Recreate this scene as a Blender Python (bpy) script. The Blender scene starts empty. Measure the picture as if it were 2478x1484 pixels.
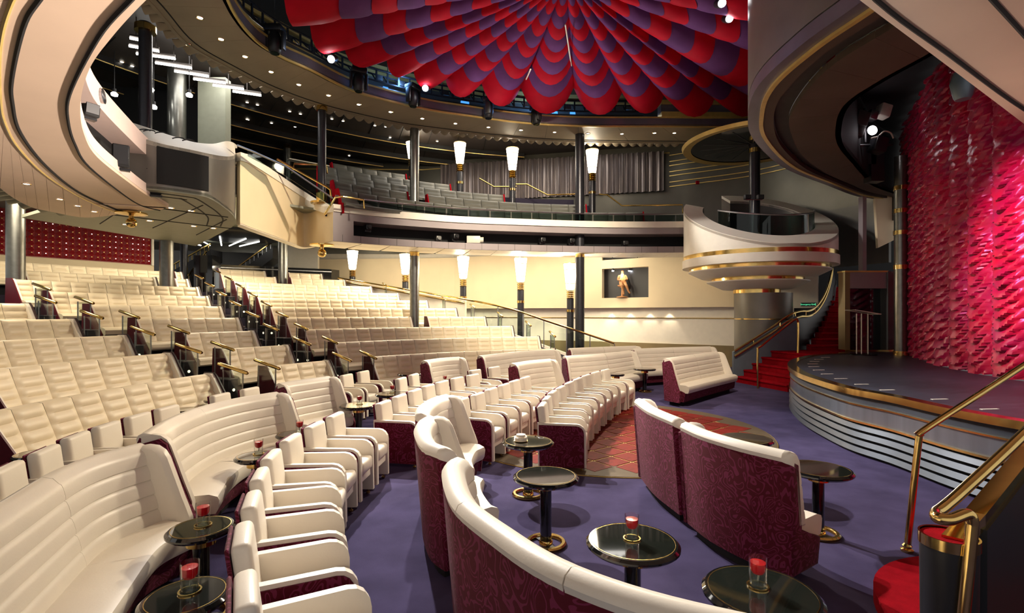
import bpy, bmesh, math, random
from mathutils import Vector, Matrix
random.seed(7)
PI = math.pi
scene = bpy.context.scene
col = scene.collection
# ------------------------------------------------------------------ camera, world, lights, exposure
K = 1239.0; HZ = 760.0; EYE = 2.0            # focal length and horizon in pixels of a 2478 x 1484 frame, eye height in metres
cam_d = bpy.data.cameras.new('camera'); cam = bpy.data.objects.new('camera', cam_d); col.objects.link(cam)
cam_d.sensor_fit = 'HORIZONTAL'; cam_d.sensor_width = 36.0; cam_d.lens = 18.0
cam_d.shift_y = 18.0 / 2478.0; cam_d.clip_start = 0.05; cam_d.clip_end = 200
cam.location = (0, 0, EYE); cam.rotation_euler = (PI / 2, 0, 0)
scene.camera = cam
w = bpy.data.worlds.new('world'); scene.world = w; w.use_nodes = True
w.node_tree.nodes['Background'].inputs[0].default_value = (1.0, 0.96, 0.92, 1)
w.node_tree.nodes['Background'].inputs[1].default_value = 0.42
scene.view_settings.view_transform = 'Standard'; scene.view_settings.look = 'None'
scene.view_settings.gamma = 1.0; scene.view_settings.use_curve_mapping = False
scene.view_settings.exposure = 0.65

def lamp(kind, name, loc, aim=None, energy=100, color=(1, 1, 1), size=0.2, angle=60, blend=0.5, size_y=None):
    d = bpy.data.lights.new(name, kind); d.energy = energy; d.color = color
    if kind == 'SPOT':
        d.spot_size = math.radians(angle); d.spot_blend = blend; d.shadow_soft_size = size
    elif kind == 'AREA':
        d.shape = 'RECTANGLE'; d.size = size; d.size_y = size_y or size
    else:
        d.shadow_soft_size = size
    o = bpy.data.objects.new(name, d); col.objects.link(o); o.location = loc
    if aim is not None:
        o.rotation_euler = (Vector(aim) - Vector(loc)).to_track_quat('-Z', 'Y').to_euler()
    return o
WARM = (1.0, 0.86, 0.64); WHITE = (1.0, 0.95, 0.88); COOL = (0.86, 0.92, 1.0)
# ring spots and added floating fill spots (keys from the far left, so shadows fall to the right and forward)
lamp('SPOT', 'rig_or_fill_spot', (-3.7, 13.0, 8.3), (2.2, 4.6, 0.2), 4600, WHITE, 0.10, 46, 0.5)
lamp('SPOT', 'rig_or_fill_spot', (-2.2, 14.6, 8.3), (2.0, 7.5, 0.2), 3200, WHITE, 0.10, 55, 0.6)
lamp('SPOT', 'rig_or_fill_spot', (3.2, 15.4, 8.3), (-3.2, 4.5, 0.4), 1900, WARM, 0.25, 60, 0.7)
lamp('SPOT', 'rig_or_fill_spot', (5.5, 12.0, 8.3), (-5.2, 7.0, 0.9), 2100, WARM, 0.25, 55, 0.7)  # added floating fill for the left benches, no fixture
lamp('SPOT', 'rig_or_fill_spot', (4.5, 9.0, 8.3), (-2.0, 13.2, 1.2), 4400, WARM, 0.3, 60, 0.7)  # added floating fill for the centre benches, no fixture
lamp('SPOT', 'rig_or_fill_spot', (3.0, 8.0, 8.3), (2.6, 14.0, 0.5), 1800, WARM, 0.3, 60, 0.7)  # added floating fill for the far sofas, no fixture
lamp('SPOT', 'rig_or_fill_spot', (1.5, 9.0, 8.3), (0.2, 17.0, 4.7), 4200, WARM, 0.3, 60, 0.9)  # added floating fill for the balcony front, no fixture
lamp('SPOT', 'rig_or_fill_spot', (-1.0, 14.0, 9.2), (6.0, 8.0, 0.9), 900, COOL, 0.2, 30, 0.6)
# the magenta wash on the stage curtain
lamp('SPOT', 'curtain_wash', (4.0, 7.2, 5.2), (8.5, 8.0, 3.0), 1000, (1.0, 0.22, 0.58), 0.12, 42, 0.7)
lamp('SPOT', 'curtain_wash', (5.2, 6.2, 5.2), (8.8, 8.4, 1.4), 260, (1.0, 0.55, 0.70), 0.12, 50, 0.6)
# rows of warm ceiling light under the rear balcony
for lx, ly, lz, sx, sy, e in ((-10.8, 10.5, 5.1, 2.5, 3.5, 300), (-9.3, 15.8, 5.1, 2.6, 3.0, 300), (-3.0, 20.0, 5.1, 5.0, 2.2, 380),
                              (2.0, 20.6, 5.1, 5.0, 1.6, 150)):
    lamp('AREA', 'hall_ceiling_light', (lx, ly, lz), (lx, ly, 0), e, WARM, sx, size_y=sy)
lamp('SPOT', 'rig_or_fill_spot', (2.0, 10.5, 8.3), (-6.6, 13.6, 4.9), 3000, WARM, 0.3, 34, 0.9)  # fill added to brighten the concave cream wall
lamp('SPOT', 'rig_or_fill_spot', (-0.5, 14.5, 8.3), (8.1, 15.6, 4.2), 1500, WHITE, 0.2, 24, 0.6)  # fill added to brighten the opera box
# added fill spots: low ones for the balcony undersides, uplights for the canopy
lamp('SPOT', 'soffit_fill_spot', (5.6, 6.2, 1.1), (-4.6, 4.6, 5.0), 8500, (1.0, 0.86, 0.74), 0.2, 50, 0.8)
lamp('SPOT', 'soffit_fill_spot', (4.9, 7.8, 1.1), (3.6, 2.0, 4.2), 170, (1.0, 0.86, 0.72), 0.2, 80, 0.8)
lamp('SPOT', 'canopy_fill_spot', (-1.6, 16.9, 4.6), (0.6, 12.6, 9.4), 620, (1.0, 0.94, 0.94), 0.2, 80, 0.8)
lamp('SPOT', 'canopy_fill_spot', (3.6, 17.6, 4.6), (3.0, 12.6, 9.4), 480, (1.0, 0.94, 0.94), 0.2, 80, 0.8)
# soft light over the upper balcony
lamp('AREA', 'balcony_ceiling_light', (0.5, 20.0, 9.15), (0.5, 20.0, 0), 170, WHITE, 9.0, size_y=3.0)
lamp('AREA', 'balcony_ceiling_light', (-7.5, 14.5, 9.15), (-7.5, 14.5, 0), 120, WHITE, 3.0, size_y=3.0)

# ------------------------------------------------------------------ helpers
def PZ(u, v, z):
    y = (EYE - z) * K / (v - HZ); return ((u - 1239) / K * y, y)
def PY(u, v, y):
    return ((u - 1239) / K * y, y, EYE - (v - HZ) * y / K)
def nd(nt, t, **kw):
    n = nt.nodes.new(t)
    for k, x in kw.items(): setattr(n, k, x)
    return n
MATS = {}
def mat(name, c, rough=0.5, metal=0.0, var=0.12, scale=6.0, bump=0.0, bscale=60.0, c2=None, stretch=None, coat=0.0, sheen=0.0, spec=0.5):
    m = bpy.data.materials.new(name); m.use_nodes = True; nt = m.node_tree; b = nt.nodes['Principled BSDF']
    tc = nd(nt, 'ShaderNodeTexCoord'); mp = nd(nt, 'ShaderNodeMapping')
    if stretch: mp.inputs['Scale'].default_value = stretch
    nt.links.new(tc.outputs['Object'], mp.inputs[0])
    nz = nd(nt, 'ShaderNodeTexNoise'); nz.inputs['Scale'].default_value = scale; nz.inputs['Detail'].default_value = 4
    nt.links.new(mp.outputs[0], nz.inputs['Vector'])
    r = nd(nt, 'ShaderNodeValToRGB'); r.color_ramp.elements[0].position = 0.3; r.color_ramp.elements[1].position = 0.7
    lo = c2 if c2 else tuple(x * (1 - var) for x in c)
    r.color_ramp.elements[0].color = (*lo, 1); r.color_ramp.elements[1].color = (*c, 1)
    nt.links.new(nz.outputs[0], r.inputs[0]); nt.links.new(r.outputs[0], b.inputs['Base Color'])
    b.inputs['Roughness'].default_value = rough; b.inputs['Metallic'].default_value = metal
    b.inputs['Coat Weight'].default_value = coat; b.inputs['Sheen Weight'].default_value = sheen
    b.inputs['Specular IOR Level'].default_value = spec
    if bump:
        n2 = nd(nt, 'ShaderNodeTexNoise'); n2.inputs['Scale'].default_value = bscale; n2.inputs['Detail'].default_value = 3
        nt.links.new(mp.outputs[0], n2.inputs['Vector'])
        bp = nd(nt, 'ShaderNodeBump'); bp.inputs['Strength'].default_value = bump; bp.inputs['Distance'].default_value = 0.01
        nt.links.new(n2.outputs[0], bp.inputs['Height']); nt.links.new(bp.outputs[0], b.inputs['Normal'])
    MATS[name] = m; return m
def emit(name, c, s):
    m = bpy.data.materials.new(name); m.use_nodes = True; nt = m.node_tree; b = nt.nodes['Principled BSDF']
    b.inputs['Base Color'].default_value = (*c, 1); b.inputs['Emission Color'].default_value = (*c, 1); b.inputs['Emission Strength'].default_value = s
    MATS[name] = m; return m
def glass(name, tint, refl=0.08):
    m = bpy.data.materials.new(name); m.use_nodes = True; nt = m.node_tree; nt.nodes.remove(nt.nodes['Principled BSDF'])
    out = nt.nodes['Material Output']; t = nd(nt, 'ShaderNodeBsdfTransparent'); t.inputs[0].default_value = (*tint, 1)
    g = nd(nt, 'ShaderNodeBsdfGlossy'); g.inputs['Roughness'].default_value = 0.03
    fr = nd(nt, 'ShaderNodeLayerWeight'); fr.inputs['Blend'].default_value = 0.12
    ma = nd(nt, 'ShaderNodeMath', operation='MULTIPLY_ADD'); ma.inputs[1].default_value = 0.5; ma.inputs[2].default_value = refl
    nt.links.new(fr.outputs['Fresnel'], ma.inputs[0])
    mx = nd(nt, 'ShaderNodeMixShader'); nt.links.new(ma.outputs[0], mx.inputs[0]); nt.links.new(t.outputs[0], mx.inputs[1]); nt.links.new(g.outputs[0], mx.inputs[2])
    nt.links.new(mx.outputs[0], out.inputs[0]); MATS[name] = m; return m
def damask(name, c, c2):
    m = mat(name, c, 0.75, sheen=0.05, spec=0.2); nt = m.node_tree; b = nt.nodes['Principled BSDF']
    tc = nd(nt, 'ShaderNodeTexCoord')
    vo = nd(nt, 'ShaderNodeTexNoise'); vo.inputs['Scale'].default_value = 5.5; vo.inputs['Detail'].default_value = 0.5; vo.inputs['Distortion'].default_value = 2.2
    nt.links.new(tc.outputs['Object'], vo.inputs['Vector'])
    mm = nd(nt, 'ShaderNodeMath', operation='MULTIPLY'); mm.inputs[1].default_value = 40.0; nt.links.new(vo.outputs[0], mm.inputs[0])
    sn = nd(nt, 'ShaderNodeMath', operation='SINE'); nt.links.new(mm.outputs[0], sn.inputs[0])
    r = nd(nt, 'ShaderNodeValToRGB'); r.color_ramp.elements[0].position = 0.42; r.color_ramp.elements[1].position = 0.62
    r.color_ramp.elements[0].color = (*c2, 1); r.color_ramp.elements[1].color = (*c, 1)
    nt.links.new(sn.outputs[0], r.inputs[0]); nt.links.new(r.outputs[0], b.inputs['Base Color'])
    return m
mat('cream', (0.80, 0.68, 0.49), 0.42, var=0.07, scale=5, bump=0.08, bscale=90)
mat('white_leather', (0.82, 0.75, 0.64), 0.40, var=0.05, scale=4, bump=0.06, bscale=80)
mat('grey_leather', (0.095, 0.092, 0.075), 0.5, var=0.12, scale=4)
damask('burgundy', (0.17, 0.018, 0.058), (0.085, 0.003, 0.012))
mat('burgundy_trim', (0.10, 0.006, 0.014), 0.35, var=0.3, scale=25)
mat('dark_shell', (0.035, 0.012, 0.016), 0.5)
mat('black', (0.012, 0.012, 0.014), 0.4)
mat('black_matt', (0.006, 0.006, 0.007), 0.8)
mat('black_gloss', (0.010, 0.010, 0.011), 0.08, coat=0.6)
mat('table_glass', (0.018, 0.022, 0.018), 0.05, coat=1.0, var=0.5, scale=160)
mat('brass', (0.83, 0.58, 0.20), 0.16, 1.0, var=0.18, scale=9)
mat('gold_paint', (0.72, 0.53, 0.17), 0.3, 0.35, var=0.15)
mat('steel', (0.42, 0.42, 0.43), 0.30, 1.0, var=0.2, scale=3, stretch=(1, 1, 14))
mat('grey_panel', (0.22, 0.205, 0.18), 0.38, 0.45, var=0.18, scale=2.0)
mat('wall_metal', (0.10, 0.096, 0.08), 0.34, 0.45, var=0.25, scale=1.0)
mat('dark_grey_panel', (0.10, 0.098, 0.092), 0.38, 0.4, var=0.25, scale=1.5)
mat('mauve_panel', (0.30, 0.255, 0.265), 0.5, 0.1, var=0.1, scale=2)
mat('cream_wall', (0.80, 0.66, 0.43), 0.6, var=0.07, scale=1.2, bump=0.05)
mat('white_paint', (0.86, 0.80, 0.68), 0.45, var=0.05)
mat('olive_panel', (0.26, 0.19, 0.085), 0.55, var=0.15, scale=2)
mat('beige_soffit', (0.74, 0.55, 0.41), 0.55, var=0.07, scale=1.5)
mat('pink_fascia', (0.72, 0.56, 0.50), 0.5, var=0.05)
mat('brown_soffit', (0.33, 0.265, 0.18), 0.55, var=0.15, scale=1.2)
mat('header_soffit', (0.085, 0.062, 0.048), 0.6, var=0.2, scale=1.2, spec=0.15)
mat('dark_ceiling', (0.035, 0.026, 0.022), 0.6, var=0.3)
mat('green_soffit', (0.25, 0.26, 0.20), 0.5, var=0.1)
mat('purple_fascia', (0.20, 0.18, 0.23), 0.3, 0.35, var=0.3, scale=1.5)
mat('carpet', (0.080, 0.064, 0.145), 0.95, var=0.3, scale=2.2, bump=0.6, bscale=260, c2=(0.048, 0.038, 0.088), spec=0.1)
mat('aisle_carpet', (0.030, 0.025, 0.040), 0.95, bump=0.5, bscale=260, spec=0.1)
mat('red_carpet', (0.36, 0.004, 0.012), 0.95, var=0.25, scale=12, bump=0.7, bscale=240, spec=0.05)
mat('wood_tile', (0.24, 0.018, 0.012), 0.55, var=0.5, scale=7, stretch=(1, 9, 1), spec=0.12)
mat('wood_border', (0.12, 0.085, 0.05), 0.5, var=0.25, scale=7, stretch=(1, 6, 1), spec=0.15)
mat('stage_floor', (0.045, 0.050, 0.075), 0.42, var=0.55, scale=5, stretch=(1, 5, 1), bump=0.15, bscale=30)
mat('stage_metal', (0.22, 0.24, 0.28), 0.24, 0.6, var=0.3, scale=2.2, stretch=(3, 3, 0.05))
mat('stage_slat', (0.050, 0.062, 0.085), 0.4, 0.3, var=0.15)
mat('stair_blue', (0.14, 0.19, 0.24), 0.4, 0.3, var=0.1)
mat('red_tile', (0.28, 0.010, 0.014), 0.4, var=0.15, scale=3)
mat('canopy_red', (0.46, 0.002, 0.016), 0.7, var=0.25, scale=2, spec=0.12)
mat('canopy_purple', (0.125, 0.038, 0.145), 0.7, var=0.25, scale=2, spec=0.12)
mat('column_dark', (0.040, 0.040, 0.048), 0.32, 0.5, var=0.2, scale=20)
mat('column_steel', (0.24, 0.24, 0.22), 0.30, 0.85, var=0.2, scale=8)
mat('satin_curtain', (0.30, 0.25, 0.23), 0.28, 0.35, var=0.5, scale=3, stretch=(6, 6, 0.3), c2=(0.10, 0.085, 0.095))
mat('carved_wood', (0.62, 0.30, 0.12), 0.5, var=0.3, scale=12)
mat('red_wax', (0.55, 0.002, 0.006), 0.25, var=0.2, scale=30, coat=0.5)
mat('pale_plastic', (0.72, 0.69, 0.58), 0.4)
mat('sign_green', (0.010, 0.030, 0.018), 0.4)
emit('sign_letter', (0.10, 0.75, 0.35), 0.9)
emit('shade_glow', (1.0, 0.86, 0.66), 5.0)
emit('tube_glow', (1.0, 0.97, 0.9), 9.0)
emit('downlight_glow', (1.0, 0.93, 0.8), 5.0)
emit('spot_glow', (0.95, 0.97, 1.0), 45.0)
emit('lens_glow', (1.0, 0.9, 0.95), 9.0); emit('step_glow', (1.0, 0.85, 0.6), 1.2); emit('bar_glow', (1.0, 0.97, 0.9), 2.5); emit('stud_glow', (1.0, 0.93, 0.85), 1.6)
emit('blue_glow', (0.06, 0.28, 0.75), 0.9)
glass('clear_glass', (0.90, 0.96, 0.93)); glass('dark_glass', (0.42, 0.50, 0.48), 0.03); glass('votive_glass', (0.97, 0.97, 0.97), 0.03)
mc = mat('magenta_satin', (0.50, 0.002, 0.038), 0.30, var=0.3, scale=2.2, c2=(0.34, 0.003, 0.075), sheen=0.1)

class MB:
    def __init__(s): s.v = []; s.f = []; s.m = []; s.mi = 0
    def add(s, vs, fs, mi=None):
        o = len(s.v); s.v += [tuple(p) for p in vs]
        for f in fs: s.f.append(tuple(i + o for i in f)); s.m.append(s.mi if mi is None else mi)
        return s
    def box(s, c, d, rz=0.0, ry=0.0, mi=None):
        M = Matrix.Translation(c) @ Matrix.Rotation(rz, 4, 'Z') @ Matrix.Rotation(ry, 4, 'Y')
        x, y, z = d[0] / 2, d[1] / 2, d[2] / 2
        vs = [M @ Vector((a * x, b * y, e * z)) for a, b, e in ((-1,-1,-1),(1,-1,-1),(1,1,-1),(-1,1,-1),(-1,-1,1),(1,-1,1),(1,1,1),(-1,1,1))]
        return s.add(vs, [(0,3,2,1),(4,5,6,7),(0,1,5,4),(1,2,6,5),(2,3,7,6),(3,0,4,7)], mi)
    def rbox(s, c, d, r=0.02, seg=2, rz=0.0, ry=0.0, mi=None):
        bm = bmesh.new(); bmesh.ops.create_cube(bm, size=1.0)
        for vv in bm.verts: vv.co = Vector((vv.co.x * d[0], vv.co.y * d[1], vv.co.z * d[2]))
        bmesh.ops.bevel(bm, geom=bm.edges[:], offset=r, segments=seg, affect='EDGES', profile=0.5)
        M = Matrix.Translation(c) @ Matrix.Rotation(rz, 4, 'Z') @ Matrix.Rotation(ry, 4, 'Y')
        bm.verts.index_update()
        s.add([M @ vv.co for vv in bm.verts], [[vv.index for vv in f.verts] for f in bm.faces], mi); bm.free(); return s
    def tube(s, pts, r, n=8, mi=None, caps=True, closed=False):
        pts = [Vector(p) for p in pts]; m = len(pts); rings = []; up = Vector((0, 0, 1)); prev = None
        for i, p in enumerate(pts):
            if closed: t = (pts[(i + 1) % m] - pts[i - 1]).normalized()
            else: t = ((pts[min(i + 1, m - 1)] - pts[max(i - 1, 0)])).normalized()
            a = prev if prev is not None else (Vector((1, 0, 0)) if abs(t.z) > 0.9 else up)
            a = (a - t * a.dot(t))
            if a.length < 1e-4: a = Vector((0, 1, 0)) - t * t.y
            a.normalize(); prev = a; b = t.cross(a); rr = r[i] if isinstance(r, (list, tuple)) else r
            rings.append([p + (a * math.cos(2 * PI * k / n) + b * math.sin(2 * PI * k / n)) * rr for k in range(n)])
        vs = [q for ring in rings for q in ring]; fs = []
        for i in range(m if closed else m - 1):
            j = (i + 1) % m
            for k in range(n): fs.append((i * n + k, i * n + (k + 1) % n, j * n + (k + 1) % n, j * n + k))
        if caps and not closed: fs += [tuple(range(n - 1, -1, -1)), tuple(range((m - 1) * n, m * n))]
        return s.add(vs, fs, mi)
    def lathe(s, prof, c=(0, 0, 0), n=24, mi=None, sx=1.0, sy=1.0, close=True):
        vs = []; fs = []
        for r, z in prof:
            for k in range(n): vs.append((c[0] + r * sx * math.cos(2 * PI * k / n), c[1] + r * sy * math.sin(2 * PI * k / n), c[2] + z))
        for i in range(len(prof) - 1):
            for k in range(n): fs.append((i * n + k, i * n + (k + 1) % n, (i + 1) * n + (k + 1) % n, (i + 1) * n + k))
        if close:
            fs.append(tuple(range(n - 1, -1, -1))); fs.append(tuple(range((len(prof) - 1) * n, len(prof) * n)))
        return s.add(vs, fs, mi)
    def prism(s, poly, z0, z1, mi=None):
        n = len(poly); z0s = z0 if isinstance(z0, list) else [z0] * n; z1s = z1 if isinstance(z1, list) else [z1] * n
        vs = [(p[0], p[1], z0s[i]) for i, p in enumerate(poly)] + [(p[0], p[1], z1s[i]) for i, p in enumerate(poly)]
        fs = [tuple(range(n - 1, -1, -1)), tuple(range(n, 2 * n))] + [(i, (i + 1) % n, n + (i + 1) % n, n + i) for i in range(n)]
        return s.add(vs, fs, mi)
    def slab(s, poly, y0, y1, mi=None):      # polygon in the x-z plane pushed along y
        n = len(poly); vs = [(p[0], y0, p[1]) for p in poly] + [(p[0], y1, p[1]) for p in poly]
        fs = [tuple(range(n)), tuple(range(2 * n - 1, n - 1, -1))] + [((i + 1) % n, i, n + i, n + (i + 1) % n) for i in range(n)]
        return s.add(vs, fs, mi)
    def sweep(s, path, prof, side=1, caps=True, closed=False, mi=None):   # profile points (d, z); d to the side of the path
        m = len(path); n = len(prof); vs = []; fs = []
        for i in range(m):
            a = Vector(path[i - 1][:2]) if (closed or i > 0) else Vector(path[0][:2]); b = Vector(path[i][:2])
            e = Vector(path[(i + 1) % m][:2]) if (closed or i < m - 1) else b
            t1 = (b - a).normalized() if (b - a).length > 1e-6 else (e - b).normalized()
            t2 = (e - b).normalized() if (e - b).length > 1e-6 else t1
            t = t1 + t2; t = t.normalized() if t.length > 1e-5 else t1
            ml = 1.0 / max(0.5, t.dot(t1)); nx, ny = -t.y * side * ml, t.x * side * ml
            dz = path[i][2] if len(path[i]) > 2 else 0.0
            for d, z in prof: vs.append((b.x + nx * d, b.y + ny * d, z + dz))
        for i in range(m if closed else m - 1):
            j = (i + 1) % m
            for k in range(n): fs.append((i * n + k, j * n + k, j * n + (k + 1) % n, i * n + (k + 1) % n))
        if caps and not closed: fs += [tuple(range(n)), tuple(range((m - 1) * n + n - 1, (m - 1) * n - 1, -1))]
        return s.add(vs, fs, mi)
    def loft(s, A, B, mi=None, thick=None):  # strip between two equal point lists; thick = vector that gives it depth
        n = len(A); vs = list(A) + list(B); fs = [(i, i + 1, n + i + 1, n + i) for i in range(n - 1)]
        s.add(vs, fs, mi)
        if thick is not None:
            T = Vector(thick); A2 = [Vector(p) + T for p in A]; B2 = [Vector(p) + T for p in B]
            s.add(A2 + B2, [(i, n + i, n + i + 1, i + 1) for i in range(n - 1)], mi)
            s.add(list(A) + A2, [(i, n + i, n + i + 1, i + 1) for i in range(n - 1)], mi)
            s.add(list(B) + B2, [(i, i + 1, n + i + 1, n + i) for i in range(n - 1)], mi)
            s.add([A[0], B[0], A2[0], B2[0]], [(0, 1, 3, 2)], mi); s.add([A[-1], B[-1], A2[-1], B2[-1]], [(0, 2, 3, 1)], mi)
        return s
    def mesh(s, name, mats, smooth=False, fix=True):
        me = bpy.data.meshes.new(name); me.from_pydata(s.v, [], s.f)
        for m in ([mats] if isinstance(mats, str) else mats): me.materials.append(MATS[m])
        for p, i in zip(me.polygons, s.m): p.material_index = i
        if fix:
            bm = bmesh.new(); bm.from_mesh(me); bmesh.ops.recalc_face_normals(bm, faces=bm.faces[:]); bm.to_mesh(me); bm.free()
        if smooth:
            for p in me.polygons: p.use_smooth = True
            try: me.set_sharp_from_angle(angle=math.radians(40))
            except Exception: pass
        me.update(); return me
def wloc(o):
    v = Vector((0, 0, 0))
    while o is not None: v = v + o.location; o = o.parent
    return v
def put(name, me, parent=None, loc=(0, 0, 0), rz=0.0, sc=None):     # local placement under the parent
    o = bpy.data.objects.new(name, me); col.objects.link(o); o.parent = parent; o.location = loc
    if rz: o.rotation_euler = (0, 0, rz)
    if sc: o.scale = sc
    return o
def wput(name, me, parent=None, loc=(0, 0, 0), rz=0.0, sc=None):    # placement in the world under an unrotated parent
    L = Vector(loc) - (wloc(parent) if parent else Vector((0, 0, 0)))
    return put(name, me, parent, L, rz, sc)
def tag(o, label, cat=None, group=None, kind=None):
    o['label'] = label
    if cat: o['category'] = cat
    if group: o['group'] = group
    if kind: o['kind'] = kind
    return o
def thing(name, label, cat, loc=(0, 0, 0), rz=0.0, group=None):
    o = bpy.data.objects.new(name, None); col.objects.link(o); o.location = loc; o.rotation_euler = (0, 0, rz); o.empty_display_size = 0.1
    return tag(o, label, cat, group)
def struct(name, label, mb, mats, smooth=False, parent=None):
    o = put(name, mb.mesh(name, mats, smooth) if mb else None, parent)
    if parent is None: tag(o, label, kind='structure')
    return o
def copy_tree(o, parent=None):
    c = o.copy(); col.objects.link(c); c.parent = parent
    for ch in o.children: copy_tree(ch, c)
    return c
def spline(pts, n=8):
    P = [Vector(p) for p in pts]; out = []
    for i in range(len(P) - 1):
        a = P[i - 1] if i else P[0] * 2 - P[1]; b = P[i]; c = P[i + 1]; d = P[i + 2] if i + 2 < len(P) else P[-1] * 2 - P[-2]
        for k in range(n):
            t = k / n; out.append(0.5 * ((2 * b) + (c - a) * t + (2 * a - 5 * b + 4 * c - d) * t * t + (3 * b - a - 3 * c + d) * t ** 3))
    out.append(P[-1]); return [tuple(p) for p in out]
def plen(path): return sum((Vector(path[i + 1][:2]) - Vector(path[i][:2])).length for i in range(len(path) - 1))
def subpath(path, a, b, step=0.12):      # piece of a polyline between lengths a and b
    L = [0.0]
    for i in range(len(path) - 1): L.append(L[-1] + (Vector(path[i + 1][:2]) - Vector(path[i][:2])).length)
    def at(s):
        for i in range(len(path) - 1):
            if s <= L[i + 1] or i == len(path) - 2:
                t = (s - L[i]) / max(1e-6, L[i + 1] - L[i]); return tuple(Vector(path[i]).lerp(Vector(path[i + 1]), t))
    n = max(1, int(round((b - a) / step))); return [at(a + (b - a) * k / n) for k in range(n + 1)]
def arc(c, R, a0, a1, n): return [(c[0] + R * math.cos(a0 + (a1 - a0) * k / n), c[1] + R * math.sin(a0 + (a1 - a0) * k / n)) for k in range(n + 1)]
ORD = ['first', 'second', 'third', 'fourth', 'fifth', 'sixth', 'seventh', 'eighth', 'ninth', 'tenth', 'eleventh', 'twelfth']
# ------------------------------------------------------------------ the setting: floors and seating tiers
C = (3.51, 6.5)                                  # centre of the seating arcs
def row_R(k): return 9.1 + 1.235 * (k - 1)
def row_f(k): return 0.312 * (k - 1)
def row_ang(u, R):                               # angle at which the sight line of column u meets the arc of radius R
    a = (u - 1239) / K; A = a * a + 1; B = -2 * (a * C[0] + C[1]); D = C[0] ** 2 + C[1] ** 2 - R * R
    t = (-B + math.sqrt(B * B - 4 * A * D)) / (2 * A); return math.atan2(t - C[1], a * t - C[0]) % (2 * PI)
def on_arc(R, th, z=0.0): return (C[0] + R * math.cos(th), C[1] + R * math.sin(th), z)
ROW_END = [1340, 1302, 1238, 1172, 1102, 1032, 962, 897, 833, 778]
mb = MB(); mb.box((-1, 11, -0.1), (36, 32, 0.2)); struct('floor', 'purple blue carpeted floor of the theatre', mb, 'carpet')
for k in range(2, 11):
    r0 = row_R(k) - 0.85; r1 = row_R(k + 1) - 0.85 if k < 10 else 24.0
    a0 = math.radians(218); a1 = row_ang(ROW_END[k - 1], row_R(k)) - 0.02
    poly = arc(C, r0, a0, a1, 40) + arc(C, r1, a1, a0, 40)
    mb = MB(); mb.prism(poly, 0.0, row_f(k)); struct('seating_tier', f'dark carpeted step under the {ORD[k-1]} bench row from the front', mb, 'aisle_carpet')
# side ramp with its balustrade
ends = [on_arc(row_R(k) - 0.3, row_ang(ROW_END[k - 1], row_R(k)) - 0.03, row_f(k) + 0.01) for k in range(1, 11)]
BAL = [(3.4, 17.0), (1.5, 17.95), (-0.52, 19.0), (-4.0, 20.8), (-7.6, 22.5)]
bal = spline(BAL, 5); nb = len(bal)
bz = [0.03 + 2.55 * (i / (nb - 1)) for i in range(nb)]
mb = MB(); A = [ends[min(9, int(i * 9 / (nb - 1)))] for i in range(nb)]
A = [tuple(Vector(ends[int(x)]).lerp(Vector(ends[min(9, int(x) + 1)]), x - int(x))) for x in [i * 9 / (nb - 1) for i in range(nb)]]
mb.loft(A, [(p[0], p[1], bz[i]) for i, p in enumerate(bal)], thick=(0, 0, -0.06)); struct('floor_ramp', 'dark carpeted ramp rising along the far wall', mb, 'aisle_carpet')
ramp = thing('ramp_balustrade', 'ramp balustrade with cream parapet, glass end and brass rails beside the lamp columns', 'balustrade', (bal[0][0], bal[0][1], 0.03))
ns = 13
mb = MB(); mb.loft([(p[0], p[1], bz[i]) for i, p in enumerate(bal)][ns - 1:], [(p[0], p[1], bz[i] + 0.95) for i, p in enumerate(bal)][ns - 1:], thick=(0.05, 0.09, 0))
wput('parapet', mb.mesh('parapet', 'white_paint'), ramp)
for i in range(0, ns - 1, 2):
    q = range(i, i + 3); mb = MB()
    mb.loft([(bal[j][0], bal[j][1], bz[j] + 0.1) for j in q], [(bal[j][0], bal[j][1], bz[j] + 0.92) for j in q], thick=(0.008, 0.015, 0))
    wput('glass_pane', mb.mesh('glass_pane', 'clear_glass'), ramp)
    mb = MB(); mb.box((bal[i][0], bal[i][1], bz[i] + 0.5), (0.03, 0.03, 0.95)); wput('post', mb.mesh('post', 'steel'), ramp)
for dz, r in ((1.0, 0.035), (0.86, 0.03)):
    mb = MB(); mb.tube([(p[0] - 0.02, p[1] - 0.05, bz[i] + dz) for i, p in enumerate(bal)][(0 if dz > 0.9 else ns - 1):], r); wput('brass_rail', mb.mesh('brass_rail', 'brass', True), ramp)
mb = MB(); mb.loft([(p[0], p[1], bz[i] - 0.05) for i, p in enumerate(bal)][:ns], [(p[0], p[1], bz[i] + 0.1) for i, p in enumerate(bal)][:ns], thick=(0.05, 0.09, 0))
wput('kerb', mb.mesh('kerb', 'white_paint'), ramp)
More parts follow.
